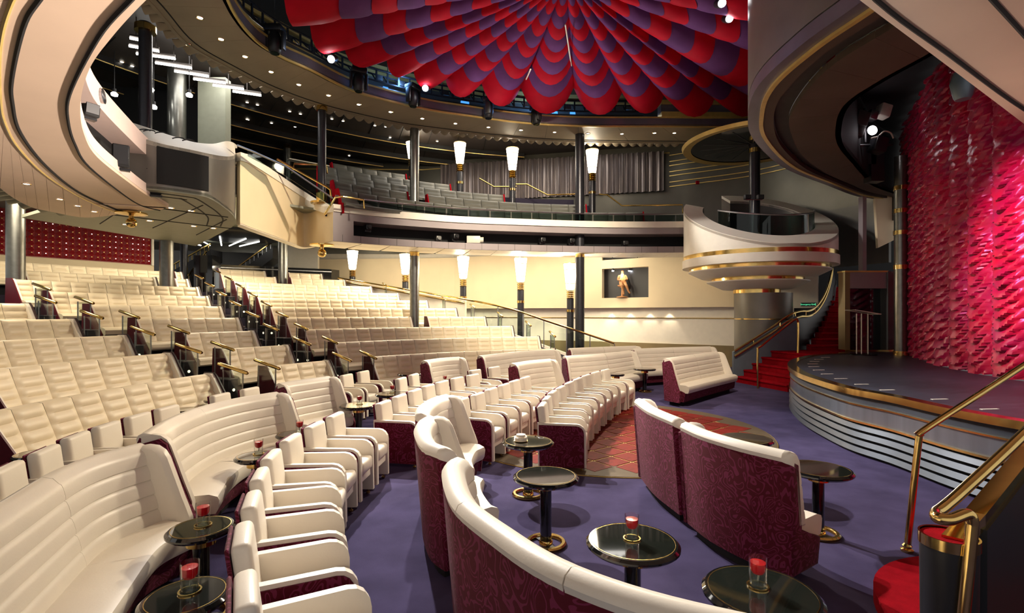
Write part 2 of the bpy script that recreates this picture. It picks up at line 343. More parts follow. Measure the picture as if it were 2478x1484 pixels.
# ------------------------------------------------------------------ far walls
PW = [(8.4, 19.2), (3.83, 22.43), (-2.9, 25.4), (-10.0, 26.2)]
LW = plen(PW)
mb = MB(); mb.sweep(PW, [(-0.2, 0.0), (-0.2, 5.25), (0.0, 5.25), (0.0, 0.0)])
wf = struct('wall_far', 'cream far wall of the stalls behind the ramp', mb, 'white_paint')
mb = MB(); mb.sweep(PW, [(-0.01, 0.0), (0.05, 0.0), (0.05, 0.80), (-0.01, 0.80)]); put('wainscot', mb.mesh('wainscot', 'olive_panel'), wf)
mb = MB(); mb.sweep(PW, [(-0.01, 1.815), (0.03, 1.815), (0.03, 1.85), (-0.01, 1.85)]); put('brass_line', mb.mesh('brass_line', 'brass'), wf)
n0, n1 = 3.25, 5.36                               # the niche along the wall
upper = put('upper_panel', None, wf)
for a, b, z0, z1 in ((0.0, n0, 2.26, 4.3), (n0, n1, 2.26, 2.68), (n0, n1, 3.93, 4.3), (n1, LW, 2.26, 4.75)):
    mb = MB(); mb.sweep(subpath(PW, a, b, 0.8), [(-0.01, z0), (0.36, z0), (0.36, z1), (-0.01, z1)]); put('wall_board', mb.mesh('wall_board', 'cream_wall'), upper)
mb = MB(); mb.sweep(subpath(PW, n0 + 0.002, n1 - 0.002, 0.6), [(-0.005, 2.68), (0.02, 2.68), (0.02, 3.93), (-0.005, 3.93)]); put('niche_back', mb.mesh('niche_back', 'black'), upper)
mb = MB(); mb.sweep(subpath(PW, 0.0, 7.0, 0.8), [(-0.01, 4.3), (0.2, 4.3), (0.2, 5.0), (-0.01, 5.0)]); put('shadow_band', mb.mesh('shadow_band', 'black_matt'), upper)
for u in (1303, 1358, 1480, 1527, 1575, 1622):    # wall washers under the cream panel
    a = (u - 1239) / K
    s0 = 0.0
    for i in range(400):
        p = subpath(PW, i * LW / 400, i * LW / 400 + 0.01)[0]
        if p[0] / p[1] <= a: break
    q = (p[0] - 0.10, p[1] - 0.16)
    if u > 1400: lamp('SPOT', 'wall_washer', (q[0], q[1], 2.24), (q[0] + 0.03, q[1] + 0.05, 0.5), 26, WARM, 0.03, 75, 0.6)
# wall to the right of the panel, with the exit door
mb = MB(); mb.sweep([(10.55, 17.65), (8.4, 19.25)], [(0, 0.0), (0, 4.9), (-0.2, 4.9), (-0.2, 0.0)], side=1)
wx = struct('wall_exit', 'pale wall with the exit door behind the curving stair', mb, 'white_paint')
mb = MB(); p = PY(1952, 800, 17.35); mb.rbox((p[0], p[1], 1.55), (0.75, 0.12, 1.3), 0.01, 1, rz=math.atan2(2.25, -3.0)); 
d1 = struct('door_1', 'black exit door under the green sign', mb, 'black')
p = PY(1957, 737, 17.25); rz = math.atan2(-2.25, 3.0)
sg = thing('exit_sign', 'small green lettered emergency exit sign above the black door', 'sign', p, rz)
mb = MB(); mb.box((0, 0, 0), (0.46, 0.03, 0.12)); put('board', mb.mesh('board', 'sign_green'), sg)
tx = bpy.data.curves.new('lettering', 'FONT'); tx.body = 'Emergency Exit'; tx.size = 0.068; tx.align_x = 'CENTER'; tx.align_y = 'CENTER'; tx.extrude = 0.002
tmp = bpy.data.objects.new('tmp', tx); col.objects.link(tmp); tm = bpy.data.meshes.new_from_object(tmp.evaluated_get(bpy.context.evaluated_depsgraph_get())); bpy.data.objects.remove(tmp); bpy.data.curves.remove(tx)
tm.name = 'lettering'; tm.materials.clear(); tm.materials.append(MATS['sign_letter']); o = put('lettering', tm, sg, (-0.025, -0.018, 0)); o.rotation_euler = (PI / 2, 0, 0)
mb = MB(); mb.box((0.195, -0.018, 0.0), (0.012, 0.006, 0.05)); mb.box((0.205, -0.018, 0.03), (0.014, 0.006, 0.014)); mb.box((0.208, -0.018, -0.028), (0.03, 0.006, 0.01), ry=0.7); put('running_figure', mb.mesh('running_figure', 'sign_letter'), sg)
# upper wall behind the balcony, with brass lines and a draped window
PU = [(11.9, 15.6), (11.2, 17.6), (9.7, 20.2), (6.8, 22.1), (-4.3, 24.7), (-12.0, 24.5), (-18.5, 22.0), (-20.5, 14.0), (-19.0, 5.0)]
pu = spline(PU[:4], 6) + PU[4:]
mb = MB(); mb.sweep(pu, [(-0.2, 4.9), (-0.2, 9.4), (0.0, 9.4), (0.0, 4.9)])
wu = struct('wall_upper', 'grey metal clad wall behind the upper balcony', mb, 'wall_metal', True)
for z in (8.84, 8.57, 8.39, 8.13, 7.95, 7.68, 7.49):
    mb = MB(); mb.sweep(pu[:19], [(-0.01, z - 0.016), (0.035, z - 0.016), (0.035, z + 0.016), (-0.01, z + 0.016)]); put('brass_line', mb.mesh('brass_line', 'gold_paint'), wu)
for z in (8.95,):
    mb = MB(); mb.sweep(pu[18:], [(-0.01, z - 0.02), (0.05, z - 0.02), (0.05, z + 0.02), (-0.01, z + 0.02)]); put('brass_line', mb.mesh('brass_line', 'gold_paint'), wu)
# gathered window drape
dr = thing('window_drape', 'gathered silver brown satin drape along the upper balcony wall', 'drape', (6.6, 21.9, 7.4))
dp = []; seg = Vector(PU[4]) - Vector(PU[3]); Ld = seg.length; td = seg.normalized(); nn = Vector((-td.y, td.x))
for i in range(420):
    s = 0.25 + 10.2 * i / 419; q = Vector(PU[3]) + td * s + nn * (0.14 + 0.07 * math.sin(s * 26 + 2.0 * math.sin(s * 3.1)) + 0.02 * math.sin(s * 61))
    dp.append((q.x, q.y))
mb = MB(); mb.loft([(x, y, 7.3) for x, y in dp], [(x, y, 9.0 + 0.1 * (i / 419)) for i, (x, y) in enumerate(dp)], thick=(0.02, 0.04, 0)); wput('cloth', mb.mesh('cloth', 'satin_curtain', True), dr)
# ------------------------------------------------------------------ main balcony
ZB, ZS0, ZS1, ZF, ZT = 4.158, 4.37, 4.81, 5.03, 5.25
FB = spline([PZ(u, v, ZB) for u, v in ((806, 583), (900, 591), (998, 597), (1116, 603), (1260, 607), (1415, 610.5), (1540, 611.5), (1690, 611))], 6)
bf = thing('balcony_front', 'curved mauve balcony front with white coping and a dark lighting slot', 'balcony', (FB[0][0], FB[0][1], ZB))
bf['kind'] = 'structure'
LB = plen(FB)
mb = MB(); mb.sweep(FB, [(0, ZB), (0, ZS0), (0.75, ZS0), (0.75, ZB)]); wput('lower_fascia', mb.mesh('lower_fascia', 'mauve_panel', True), bf)
mb = MB(); mb.sweep(FB, [(0, ZS1), (0, ZF), (0.75, ZF), (0.75, ZS1)]); wput('upper_fascia', mb.mesh('upper_fascia', 'mauve_panel', True), bf)
mb = MB(); mb.sweep(FB, [(-0.05, ZF), (-0.01, ZT), (0.3, ZT), (0.3, ZF)]); wput('coping', mb.mesh('coping', 'white_paint', True), bf)
mb = MB(); mb.sweep(FB, [(0.70, ZS0), (0.70, ZS1), (0.75, ZS1), (0.75, ZS0)]); wput('slot_back', mb.mesh('slot_back', 'black_matt', True), bf)
mb = MB(); mb.sweep(subpath(FB, 0, 0.62), [(0.0, ZS0), (0.0, ZS1), (0.70, ZS1), (0.70, ZS0)]); wput('slot_end', mb.mesh('slot_end', 'mauve_panel', True), bf)
for i in range(22):
    s = (i + 0.5) * LB / 22; mb = MB(); mb.sweep(subpath(FB, s - 0.004, s + 0.004, 0.01), [(-0.002, ZB), (-0.002, ZS0), (0.01, ZS0), (0.01, ZB)]); wput('panel_joint', mb.mesh('panel_joint', 'black_matt'), bf)
sf = put('soffit', None, bf)
for i in range(14):
    a = i * LB / 14 + 0.012; b = (i + 1) * LB / 14 - 0.012
    for d0, d1 in ((0.02, 0.62), (0.65, 1.5)):
        mb = MB(); mb.sweep(subpath(FB, a, b, 0.3), [(d0, ZB - 0.012), (d1, ZB - 0.012), (d1, ZB + 0.05), (d0, ZB + 0.05)]); wput('soffit_panel', mb.mesh('soffit_panel', 'white_paint'), sf)
mb = MB(); mb.sweep(FB, [(0.4, ZB + 0.02), (1.52, ZB + 0.02), (1.52, 5.25), (1.40, 5.25), (1.40, ZB + 0.06), (0.4, ZB + 0.06)]); wput('soffit_back', mb.mesh('soffit_back', 'black_matt'), bf)
# glass and rail on top of the coping
for i in range(17):
    a = i * LB / 17 + 0.02; b = (i + 1) * LB / 17 - 0.02
    mb = MB(); mb.sweep(subpath(FB, a, b, 0.3), [(0.20, ZT), (0.20, ZT + 0.26), (0.212, ZT + 0.26), (0.212, ZT)]); wput('glass_pane', mb.mesh('glass_pane', 'dark_glass'), bf)
mb = MB(); q = subpath(FB, 0, LB, 0.3); mb.tube([(x - 0, y + 0.2, ZT + 0.29) for x, y in q], 0.022); wput('handrail', mb.mesh('handrail', 'steel', True), bf)
# stepped balcony floor
BR = [12.6, 13.6, 14.6, 15.6, 16.6]; BZ = [5.77, 6.27, 6.77, 7.26, 7.73]
for k in range(5):
    r0 = BR[k] - (0.9 if k else 1.0); r1 = BR[k + 1] - 0.9 if k < 4 else 18.4
    a0 = row_ang(790, BR[k]); a1 = row_ang((1640, 1560, 1480, 1420, 1380)[k], BR[k]); zt = BZ[k] - 0.78
    inner = arc(C, r0, a0, a1, 24) if k else [(x - 0.02, y + 0.3) for x, y in FB[2:-2]]
    mb = MB(); mb.prism(inner + arc(C, r1, a1, a0, 24), zt - 0.45 if k else zt - 0.06, zt); struct('balcony_tier', f'grey carpeted balcony step under its {ORD[k]} seat row', mb, 'aisle_carpet')
mb = MB(); mb.prism(arc(C, 19.0, row_ang(780, 18.4), row_ang(990, 18.4), 10) + arc(C, 18.6, row_ang(990, 18.4), row_ang(780, 18.4), 10), 6.9, 8.1); struct('wall_balcony_rear', 'low dark wall behind the last balcony row', mb, 'dark_grey_panel')
mb = MB(); mb.sweep(arc(C, 18.35, row_ang(700, 18.35), row_ang(985, 18.35), 12), [(0, 8.10), (0, 8.14), (0.3, 8.14), (0.3, 8.10)]); struct('trim_1', 'thin white capping on the low wall behind the balcony', mb, 'white_paint')
# hall ceiling under the balcony
mb = MB(); mb.prism(arc(C, 13.6, math.radians(238), math.radians(70), 40) + arc(C, 26, math.radians(70), math.radians(238), 40), 5.25, 5.32); struct('ceiling_hall', 'pale ceiling over the rear stalls', mb, 'green_soffit')
# ------------------------------------------------------------------ concave cream wall joining balcony and control booth
WB = [(581, 542, 369), (590, 545, 372), (610, 553, 380), (670, 575, 420), (715, 592, 451), (735, 598, 464), (757, 596.5, 478), (777, 591.5, 488), (806, 583, 497)]
wb = []; 
for u, v0, v1 in WB:
    x, y = PZ(u, v0, ZB); wb.append((x, y, ZB, EYE - (v1 - HZ) * y / K))
lo = spline([(p[0], p[1], p[2]) for p in wb], 4); hi = spline([(p[0], p[1], p[3]) for p in wb], 4)
mid = [tuple(Vector(a).lerp(Vector(b), 1.0 - 0.20 / max(0.3, (b[2] - a[2])))) for a, b in zip(lo, hi)]
mb = MB(); mb.loft(lo, mid, thick=(-0.15, 0.12, 0)); ws = struct('wall_side', 'smooth cream concave wall between control booth and balcony', mb, 'cream_wall', True)
mb = MB(); mb.loft([tuple(Vector(p) + Vector((0.03, -0.03, 0))) for p in mid], [tuple(Vector(p) + Vector((0.03, -0.03, 0))) for p in hi], thick=(-0.35, 0.2, 0)); put('coping', mb.mesh('coping', 'white_paint', True), ws)
mb = MB(); pv = [(p[0], p[1]) for p in lo]; mb.prism(pv + [(p[0] - 0.25, p[1] + 0.35) for p in pv[::-1]], ZB - 0.012, ZB + 0.02); put('underside', mb.mesh('underside', 'white_paint'), ws)
# ------------------------------------------------------------------ control booth
BB = [(300, 452, 320), (340, 455, 333), (380, 458, 345), (409, 461, 352), (460, 468, 362), (505, 477, 372), (539, 498, 378), (560, 515, 378), (570, 531, 372), (562, 548, 352)]
ZBB = 4.275
bo = [(*PZ(u, v, ZBB), v1) for u, v, v1 in BB]
lo = spline([(x, y, ZBB) for x, y, v1 in bo], 4); hi = spline([(x, y, EYE - (v1 - HZ) * y / K) for x, y, v1 in bo], 4)
booth = thing('control_booth', 'grey rounded control booth with white sloping desk top and black window', 'booth', (lo[0][0], lo[0][1], ZBB)); booth['kind'] = 'structure'
mb = MB(); mb.loft(lo, hi, thick=(-0.5, 0.5, 0)); wput('body', mb.mesh('body', 'grey_panel', True), booth)
INB = [(235, 268), (270, 283), (330, 300), (375, 315), (420, 330), (470, 344), (515, 348), (545, 342), (562, 344), (574, 352)]
inn = spline([PY(u, v, bo[i][1] + (1.0 if i < 7 else 0.5)) for i, (u, v) in enumerate(INB)], 4)
mb = MB(); mb.loft(hi, inn, thick=(0, 0, -0.08)); wput('desk_top', mb.mesh('desk_top', 'white_paint', True), booth)
mb = MB(); L = [Vector(p) for p in lo]; H = [Vector(p) for p in hi]; i0, i1 = 8, 21
A = [(L[i].lerp(H[i], 0.12) + Vector((0.02, -0.03, 0))) for i in range(i0, i1)]; B = [(L[i].lerp(H[i], 0.92) + Vector((0.02, -0.03, 0))) for i in range(i0, i1)]
mb.loft(A, B, thick=(-0.05, 0.05, 0)); wput('window', mb.mesh('window', 'black_matt', True), booth)
mb = MB(); pv = [(p[0], p[1]) for p in lo]; mb.prism(pv + [(-10.5, 17.0), (-11.5, 12.0)], ZBB - 0.02, ZBB + 0.05); wput('underside', mb.mesh('underside', 'green_soffit'), booth)
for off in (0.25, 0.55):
    mb = MB(); mb.sweep(pv, [(off, ZBB - 0.028), (off + 0.03, ZBB - 0.028), (off + 0.03, ZBB - 0.01), (off, ZBB - 0.01)]); wput('soffit_line', mb.mesh('soffit_line', 'black_matt'), booth)  # black ring lines on the booth underside
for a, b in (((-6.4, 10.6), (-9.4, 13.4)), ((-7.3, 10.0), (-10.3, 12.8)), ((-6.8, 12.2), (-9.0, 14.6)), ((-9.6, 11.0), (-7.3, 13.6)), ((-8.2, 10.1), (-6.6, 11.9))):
    mb = MB(); mb.tube([(a[0], a[1], ZBB - 0.02), (b[0], b[1], ZBB - 0.02)], 0.016, 4); wput('soffit_line', mb.mesh('soffit_line', 'black_matt'), booth)  # black panel lines on the booth underside
# headset hooks drawn as small arcs on the desk top
for u, v in ((350, 320), (362, 322), (390, 327), (432, 340), (456, 345)):
    b0 = Vector(PY(u, v, 9.75)); mb = MB(); mb.tube([b0 + Vector((0.13 * math.cos(t) , -0.02, 0.05 * math.sin(t))) for t in [0.4 + 0.3 * k for k in range(8)]], 0.012, 5); wput('cable_arc', mb.mesh('cable_arc', 'black'), booth)
x, y, z = PY(455, 440, 9.85); cmr = thing('pan_camera', 'small white robotic camera in the black window of the control booth', 'camera', (x, y - 0.1, z))
mb = MB(); mb.rbox((0, 0, -0.02), (0.12, 0.12, 0.16), 0.02); put('body', mb.mesh('body', 'pale_plastic', True), cmr)
mb = MB(); mb.rbox((0, 0, 0.11), (0.07, 0.07, 0.09), 0.01); mb.tube([(0.05, 0, 0.12), (0.12, 0, 0.05), (0.11, 0, -0.06)], 0.008, 5); put('arm', mb.mesh('arm', 'pale_plastic', True), cmr)
# pale pier and dark room behind the booth
mb = MB(); a = PY(486, 240, 15.5); b = PY(552, 345, 15.5); mb.box(((a[0] + b[0]) / 2, 15.5, 7.3), (abs(a[0] - b[0]), 0.3, 3.6)); struct('wall_pier', 'pale green pier above the control booth', mb, 'green_soffit')
mb = MB(); mb.box((-12.3, 16.6, 7.6), (4.4, 0.2, 3.8)); struct('wall_booth_rear', 'black rear wall of the dark room above the booth', mb, 'black_matt')
# ------------------------------------------------------------------ near balcony: its rim sweeps over the camera
RIM = [PZ(u, v, ZB) for u, v in ((404, 502), (362, 477), (320, 448), (236, 381), (202, 320), (195, 249), (216, 168), (270, 91), (354, 0), (450, -80))] + [(-1.15, 2.72), (0.0, 2.45), (1.26, 2.75)] + [PZ(2080, 0, ZB), PZ(2280, 150, ZB), PZ(2478, 300, ZB), (7.4, 6.9)]
BLK = [PZ(u, v, ZB) for u, v in ((387, 509), (344, 498), (303, 474), (216, 404), (182, 350), (165, 293), (168, 229), (236, 94), (317, 0), (400, -80))] + [(-1.2, 2.58), (0.0, 2.32), (1.3, 2.6)] + [PZ(2120, 0, ZB), PZ(2300, 135, ZB), PZ(2478, 265, ZB), (7.6, 6.7)]
ALN = [PZ(u, v, ZB) for u, v in ((300, 514), (270, 503), (189, 465), (111, 402), (50, 323), (30, 249), (29, 189), (56, 67), (94, 0), (170, -90))] + [(-1.3, 2.2), (0.0, 1.95), (1.5, 2.3)] + [(2.68, 3.1), (3.98, 3.97), (6.1, 5.4), (7.7, 6.5)]
GLD = [PZ(u, v, ZB) for u, v in ((286, 515), (249, 502), (189, 474), (111, 424), (44, 357), (10, 293), (0, 232), (0, 110), (30, 0), (90, -90))] + [(-1.4, 1.9), (0.0, 1.65), (1.7, 2.0)] + [(2.86, 2.82), (4.15, 3.7), (6.25, 5.1), (7.9, 6.2)]
SED = [PZ(u, v, ZB) for u, v in ((280, 520), (240, 525), (195, 526), (120, 512), (67, 498), (0, 455), (-120, 330), (-300, 150), (-420, 40), (-420, -60))] + [(-4.0, -1.0), (0.0, -1.5), (4.0, -1.0)] + [(6.0, 0.5), (7.0, 2.0), (8.0, 3.0), (9.0, 4.5)]
near = thing('near_balcony', 'beige balcony underside sweeping overhead with black lines and a speaker slot', 'balcony', (RIM[0][0], RIM[0][1], ZB)); near['kind'] = 'structure'
cv = [spline(c, 6) for c in (RIM, BLK, ALN, GLD, SED)]
def flat(c, z): return [(p[0], p[1], z) for p in c]
mb = MB(); mb.loft(flat(cv[0], ZB), flat(cv[1], ZB), thick=(0, 0, 0.045)); wput('edge_strip', mb.mesh('edge_strip', 'beige_soffit', True), near)
mb = MB(); mb.loft(flat(cv[1], ZB + 0.012), flat(cv[2], ZB + 0.012), thick=(0, 0, 0.03)); wput('broad_band', mb.mesh('broad_band', 'beige_soffit', True), near)
mb = MB(); mb.loft(flat(cv[2], ZB + 0.0), flat(cv[3], ZB + 0.0), thick=(0, 0, 0.10)); wput('inner_strip', mb.mesh('inner_strip', 'beige_soffit', True), near)
for c, r, m in ((cv[1], 0.016, 'black_matt'), (cv[2], 0.018, 'black_matt'), (cv[3], 0.016, 'gold_paint')):
    mb = MB(); mb.tube(flat(c, ZB), r, 6); wput('soffit_line', mb.mesh('soffit_line', m, True), near)  # black and gold lines between the soffit bands
n = len(cv[3]); step = 3
for i in range(0, n - 1, step):
    j = min(n - 1, i + step); A = [Vector((p[0], p[1], ZB)) for p in cv[3][i:j + 1]]; B = [Vector((p[0], p[1], ZB)) for p in cv[4][i:j + 1]]
    A[0] = A[0].lerp(A[1], 0.04); A[-1] = A[-1].lerp(A[-2], 0.04); B[0] = B[0].lerp(B[1], 0.03); B[-1] = B[-1].lerp(B[-2], 0.03)
    mb = MB(); mb.loft(A, B, thick=(0, 0, 0.05)); wput('soffit_panel', mb.mesh('soffit_panel', 'beige_soffit'), near)
mb = MB(); mb.loft(flat(cv[1], ZB + 0.13), flat(cv[4], ZB + 0.13), thick=(0, 0, 0.1)); wput('slab', mb.mesh('slab', 'dark_ceiling'), near)
R0 = subpath(cv[0], 0, plen(cv[0]), 0.15)
nl = next(i for i, p in enumerate(R0) if p[0] > -2.0); RL = R0[:nl + 1]; RR = [p for p in R0 if p[0] > 1.0]
for path in (RL, RR):
    mb = MB(); mb.sweep(path, [(0, ZB + 0.05), (0, ZS0), (-0.4, ZS0), (-0.4, ZB + 0.05)]); wput('lower_fascia', mb.mesh('lower_fascia', 'pink_fascia', True), near)
    mb = MB(); mb.sweep(path, [(0, ZS1 + 0.08), (0, ZF + 0.18), (-0.4, ZF + 0.18), (-0.4, ZS1 + 0.08)]); wput('upper_fascia', mb.mesh('upper_fascia', 'pink_fascia', True), near)
    mb = MB(); mb.sweep(path, [(-0.36, ZS0), (-0.36, ZS1 + 0.1), (-0.4, ZS1 + 0.1), (-0.4, ZS0)]); wput('slot_back', mb.mesh('slot_back', 'black_matt', True), near)
e = Vector(RL[0]); t = (Vector(RL[0]) - Vector(RL[1])).normalized(); mb = MB(); mb.sweep([tuple(e), tuple(e + t * 0.1)], [(0, ZB), (0, ZF + 0.18), (1.2, ZF + 0.18), (1.2, ZB)]); wput('end_panel', mb.mesh('end_panel', 'pink_fascia'), near)
# ------------------------------------------------------------------ ceiling ring over the auditorium
ZC = 8.41
IN = [(-4.6, 7.0), (-5.3, 9.0)] + [PZ(u, v, ZC) for u, v in ((560, 20), (617, 96), (680, 137), (749, 168), (863, 222), (1025, 263), (1133, 280), (1260, 297), (1400, 305), (1600, 306), (1835, 305))] + [(11.0, 16.4)]
OUT = [(-6.6, 6.6), (-7.2, 8.8)] + [PZ(u, v, ZC) for u, v in ((374, 13), (455, 104), (560, 165), (661, 216), (776, 256), (897, 286), (998, 305), (1240, 333), (1400, 342), (1650, 345), (1850, 345))] + [(12.0, 17.4)]
ci = spline(IN, 6); co = spline(OUT, 6)
ring = thing('ceiling_ring', 'brown curved soffit ring with round downlights under the lighting truss', 'ceiling', (ci[0][0], ci[0][1], ZC)); ring['kind'] = 'structure'
n = len(ci)
for i in range(0, n - 1, 3):
    j = min(n - 1, i + 3); A = [Vector((*p[:2], ZC)) for p in ci[i:j + 1]]; B = [Vector((*p[:2], ZC)) for p in co[i:j + 1]]
    A[-1] = A[-1].lerp(A[-2], 0.02); B[-1] = B[-1].lerp(B[-2], 0.02)
    mb = MB(); mb.loft(A, B, thick=(0, 0, 0.08)); wput('soffit_panel', mb.mesh('soffit_panel', 'brown_soffit'), ring)
for a, b, z0, z1, m, nm in ((0.0, 0.10, ZC, ZC + 0.3, 'purple_fascia', 'fascia'), (-0.03, 0.02, ZC - 0.03, ZC + 0.02, 'gold_paint', 'gold_bead'), (-0.02, 0.06, ZC + 0.28, ZC + 0.33, 'gold_paint', 'gold_bead')):
    mb = MB(); mb.sweep(ci, [(a, z0), (a, z1), (b, z1), (b, z0)]); wput(nm, mb.mesh(nm, m, True), ring)
mb = MB(); mb.tube(flat([tuple(Vector(o_[:2]).lerp(Vector(i_[:2]), 0.10)) for o_, i_ in zip(co, ci)], ZC - 0.005), 0.015, 5); wput('soffit_line', mb.mesh('soffit_line', 'black_matt'), ring)  # black border line of the ring soffit
mb = MB(); mb.sweep(co, [(0.0, ZC - 0.02), (0.0, 9.35), (0.08, 9.35), (0.08, ZC - 0.02)]); wput('outer_lip', mb.mesh('outer_lip', 'brown_soffit', True), ring)
lc = plen(co)
sc_m = MB(); nseg = 8
A = [(0.30 * (k / nseg - 0.5), 0.0, 0.0) for k in range(nseg + 1)]
B = [(0.30 * (k / nseg - 0.5), 0.30, -0.10 * math.sin(PI * k / nseg)) for k in range(nseg + 1)]
sc_m.loft(A, B, thick=(0, 0, 0.02)); sc_me = sc_m.mesh('scallop', 'brown_soffit', True)
for k in range(66):
    s = 1.8 + k * 0.32
    if s > lc - 0.5: break
    p, q = subpath(co, s, s + 0.05, 0.05)[:2]; t = Vector(q[:2]) - Vector(p[:2]); wput('scallop', sc_me, ring, (p[0], p[1], ZC + 0.02), math.atan2(t.y, t.x))
sc2 = sc_m.mesh('scallop', 'green_soffit', True)
sed = spline(SED[2:8], 10); ls = plen(sed)
for k in range(40):
    q0 = 0.2 + k * 0.34
    if q0 > ls - 0.4: break
    p, q = subpath(sed, q0, q0 + 0.05, 0.05)[:2]; t = Vector(q[:2]) - Vector(p[:2]); wput('scallop', sc2, near, (p[0], p[1], ZB + 0.10), math.atan2(t.y, t.x) + PI)
# stepped gold bands where the truss opening ends
cr = [p for p in ci if p[0] > PZ(1598, 306, ZC)[0]]
for z0, z1, d, m in ((8.74, 8.90, -0.06, 'gold_paint'), (8.90, 9.17, 0.02, 'purple_fascia'), (9.17, 9.30, -0.05, 'gold_paint'), (9.30, 9.75, 0.03, 'grey_panel'), (9.75, 9.9, -0.06, 'gold_paint')):
    mb = MB(); mb.sweep(cr, [(d, z0), (d, z1), (0.4, z1), (0.4, z0)]); wput('stepped_band', mb.mesh('stepped_band', m, True), ring)
# wall of the lighting gallery behind the truss
GA = [p for p in ci if -6 < p[0] < PZ(1640, 306, ZC)[0]]
mb = MB(); mb.sweep(GA, [(1.3, ZC + 0.08), (1.3, 9.9), (1.4, 9.9), (1.4, ZC + 0.08)]); gw = struct('wall_gallery', 'dark back wall of the lighting gallery behind the truss', mb, 'dark_grey_panel', True)
for z0, z1, m, nm in ((9.62, 9.74, 'gold_paint', 'gold_cornice'), (9.85, 9.95, 'gold_paint', 'gold_cornice')):
    mb = MB(); mb.sweep(GA, [(1.1, z0), (1.1, z1), (1.32, z1), (1.32, z0)]); put(nm, mb.mesh(nm, m, True), gw)
lg = plen(GA)
for i in range(30):
    s = 0.6 + i * (lg - 1.0) / 30
    if random.random() < 0.2: continue
    wdt = random.uniform(0.12, 0.34); z0 = random.choice((8.62, 8.75, 9.1)); mb = MB(); mb.sweep(subpath(GA, s, s + wdt, 0.2), [(1.24, z0), (1.24, z0 + random.uniform(0.12, 0.34)), (1.3, z0 + 0.3), (1.3, z0)]); put('blue_light_patch', mb.mesh('blue_light_patch', 'blue_glow'), gw)  # glowing patches imitate blue light caught on things behind the truss
lamp('POINT', 'gallery_blue', (1.0, 17.9, 9.1), None, 60, (0.2, 0.45, 1.0), 0.2); lamp('POINT', 'gallery_blue', (-3.4, 15.6, 9.1), None, 60, (0.2, 0.45, 1.0), 0.2)
# upper ceiling above everything, and ceiling over the balcony
mb = MB(); mb.box((2, 12, 12.5), (32, 34, 0.2)); struct('ceiling_dome', 'black void ceiling above the fabric canopy', mb, 'black_matt')
mb = MB(); o2 = [(-19, 3.0), (-21.5, 8.0), (-22, 12.0), (-22, 16.0), (-20.0, 21.5), (-15, 26), (-10, 28), (-4, 28), (2, 28), (5, 27), (8, 26), (10, 24), (12, 22), (14.5, 19)]
cb = spline(o2, 6); m_ = min(len(cb), len(co)); cb = subpath(cb, 0, plen(cb), plen(cb) / (len(co) - 1))[:len(co)]
while len(cb) < len(co): cb.append(cb[-1])
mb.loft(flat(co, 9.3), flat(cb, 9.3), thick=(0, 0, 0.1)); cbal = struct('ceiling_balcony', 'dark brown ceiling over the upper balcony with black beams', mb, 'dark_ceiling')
for R, zz in ((17.0, 9.22), (18.9, 9.18), (20.6, 9.2)):
    pth = arc(C, R, math.radians(168), math.radians(100), 20)
    mb = MB(); mb.sweep(pth, [(0, zz - 0.1), (0, 9.3), (0.5, 9.3), (0.5, zz - 0.1)]); put('beam', mb.mesh('beam', 'black'), cbal)
    mb = MB(); mb.tube([(x, y, zz - 0.1) for x, y in pth], 0.018, 5); put('gold_line', mb.mesh('gold_line', 'gold_paint'), cbal)
for i in range(16):
    th = math.radians(166 - i * 4.2); a = Vector(on_arc(15.6, th, 9.295)); b = Vector(on_arc(21.5, th - 0.05, 9.295)); mb = MB(); mb.tube([a, b], 0.014, 4); put('panel_joint', mb.mesh('panel_joint', 'black_matt'), cbal)
# ------------------------------------------------------------------ stage
ZS = 0.92
SE = [PZ(u, v, ZS) for u, v in ((2044, 854), (2000, 857), (1966, 860.5), (1934, 867.5), (1918, 874), (1912, 883), (1920, 893), (1943, 906), (1989, 922), (2058, 941), (2161, 960), (2300, 990), (2478, 1022))] + [(5.45, 4.3), (6.2, 3.5), (7.4, 3.0)]
se = spline(SE, 6)
st = thing('stage', 'round black stage with brass lip and steel louvred front', 'stage', (5.5, 8.0, 0)); st['kind'] = 'structure'
mb = MB(); mb.prism([p[:2] for p in se] + [(13.5, 3.0), (13.5, 16.0), (10.0, 16.0)], ZS - 0.12, ZS); wput('stage_deck', mb.mesh('stage_deck', 'stage_floor'), st)
def ring_part(nm, z0, z1, d0, d1, m, tilt=0.0):
    mb = MB(); mb.sweep(se, [(d0 + tilt, z0), (d0, z1), (d1, z1), (d1, z0)], side=-1); return wput(nm, mb.mesh(nm, m, True), st)
ring_part('brass_lip', ZS - 0.075, ZS + 0.012, 0.05, -0.12, 'brass'); ring_part('upper_band', 0.72, ZS - 0.07, 0.0, -0.3, 'stage_slat')
ring_part('brass_bead', 0.705, 0.725, 0.02, -0.1, 'brass'); ring_part('steel_band', 0.49, 0.705, 0.0, -0.3, 'stage_metal'); ring_part('brass_bead', 0.465, 0.49, 0.025, -0.1, 'brass')
for i in range(4): ring_part('louvre', 0.37 - i * 0.108, 0.435 - i * 0.108, -0.01, -0.055, 'stage_slat', 0.03)
ring_part('dark_base', 0.0, 0.46, -0.055, -0.3, 'black_matt')
for i in range(14):
    s = 2.2 + i * 0.72; a, b = subpath(se, s, s + 0.1, 0.1)[:2]; t = (Vector(b[:2]) - Vector(a[:2])).normalized(); nn = Vector((-t.y, t.x))
    q = Vector(a[:2]) + nn * 0.42; mb = MB(); mb.box((q.x, q.y, ZS + 0.003), (0.22, 0.035, 0.004), rz=0.12); wput('tape_mark', mb.mesh('tape_mark', 'white_paint'), st)
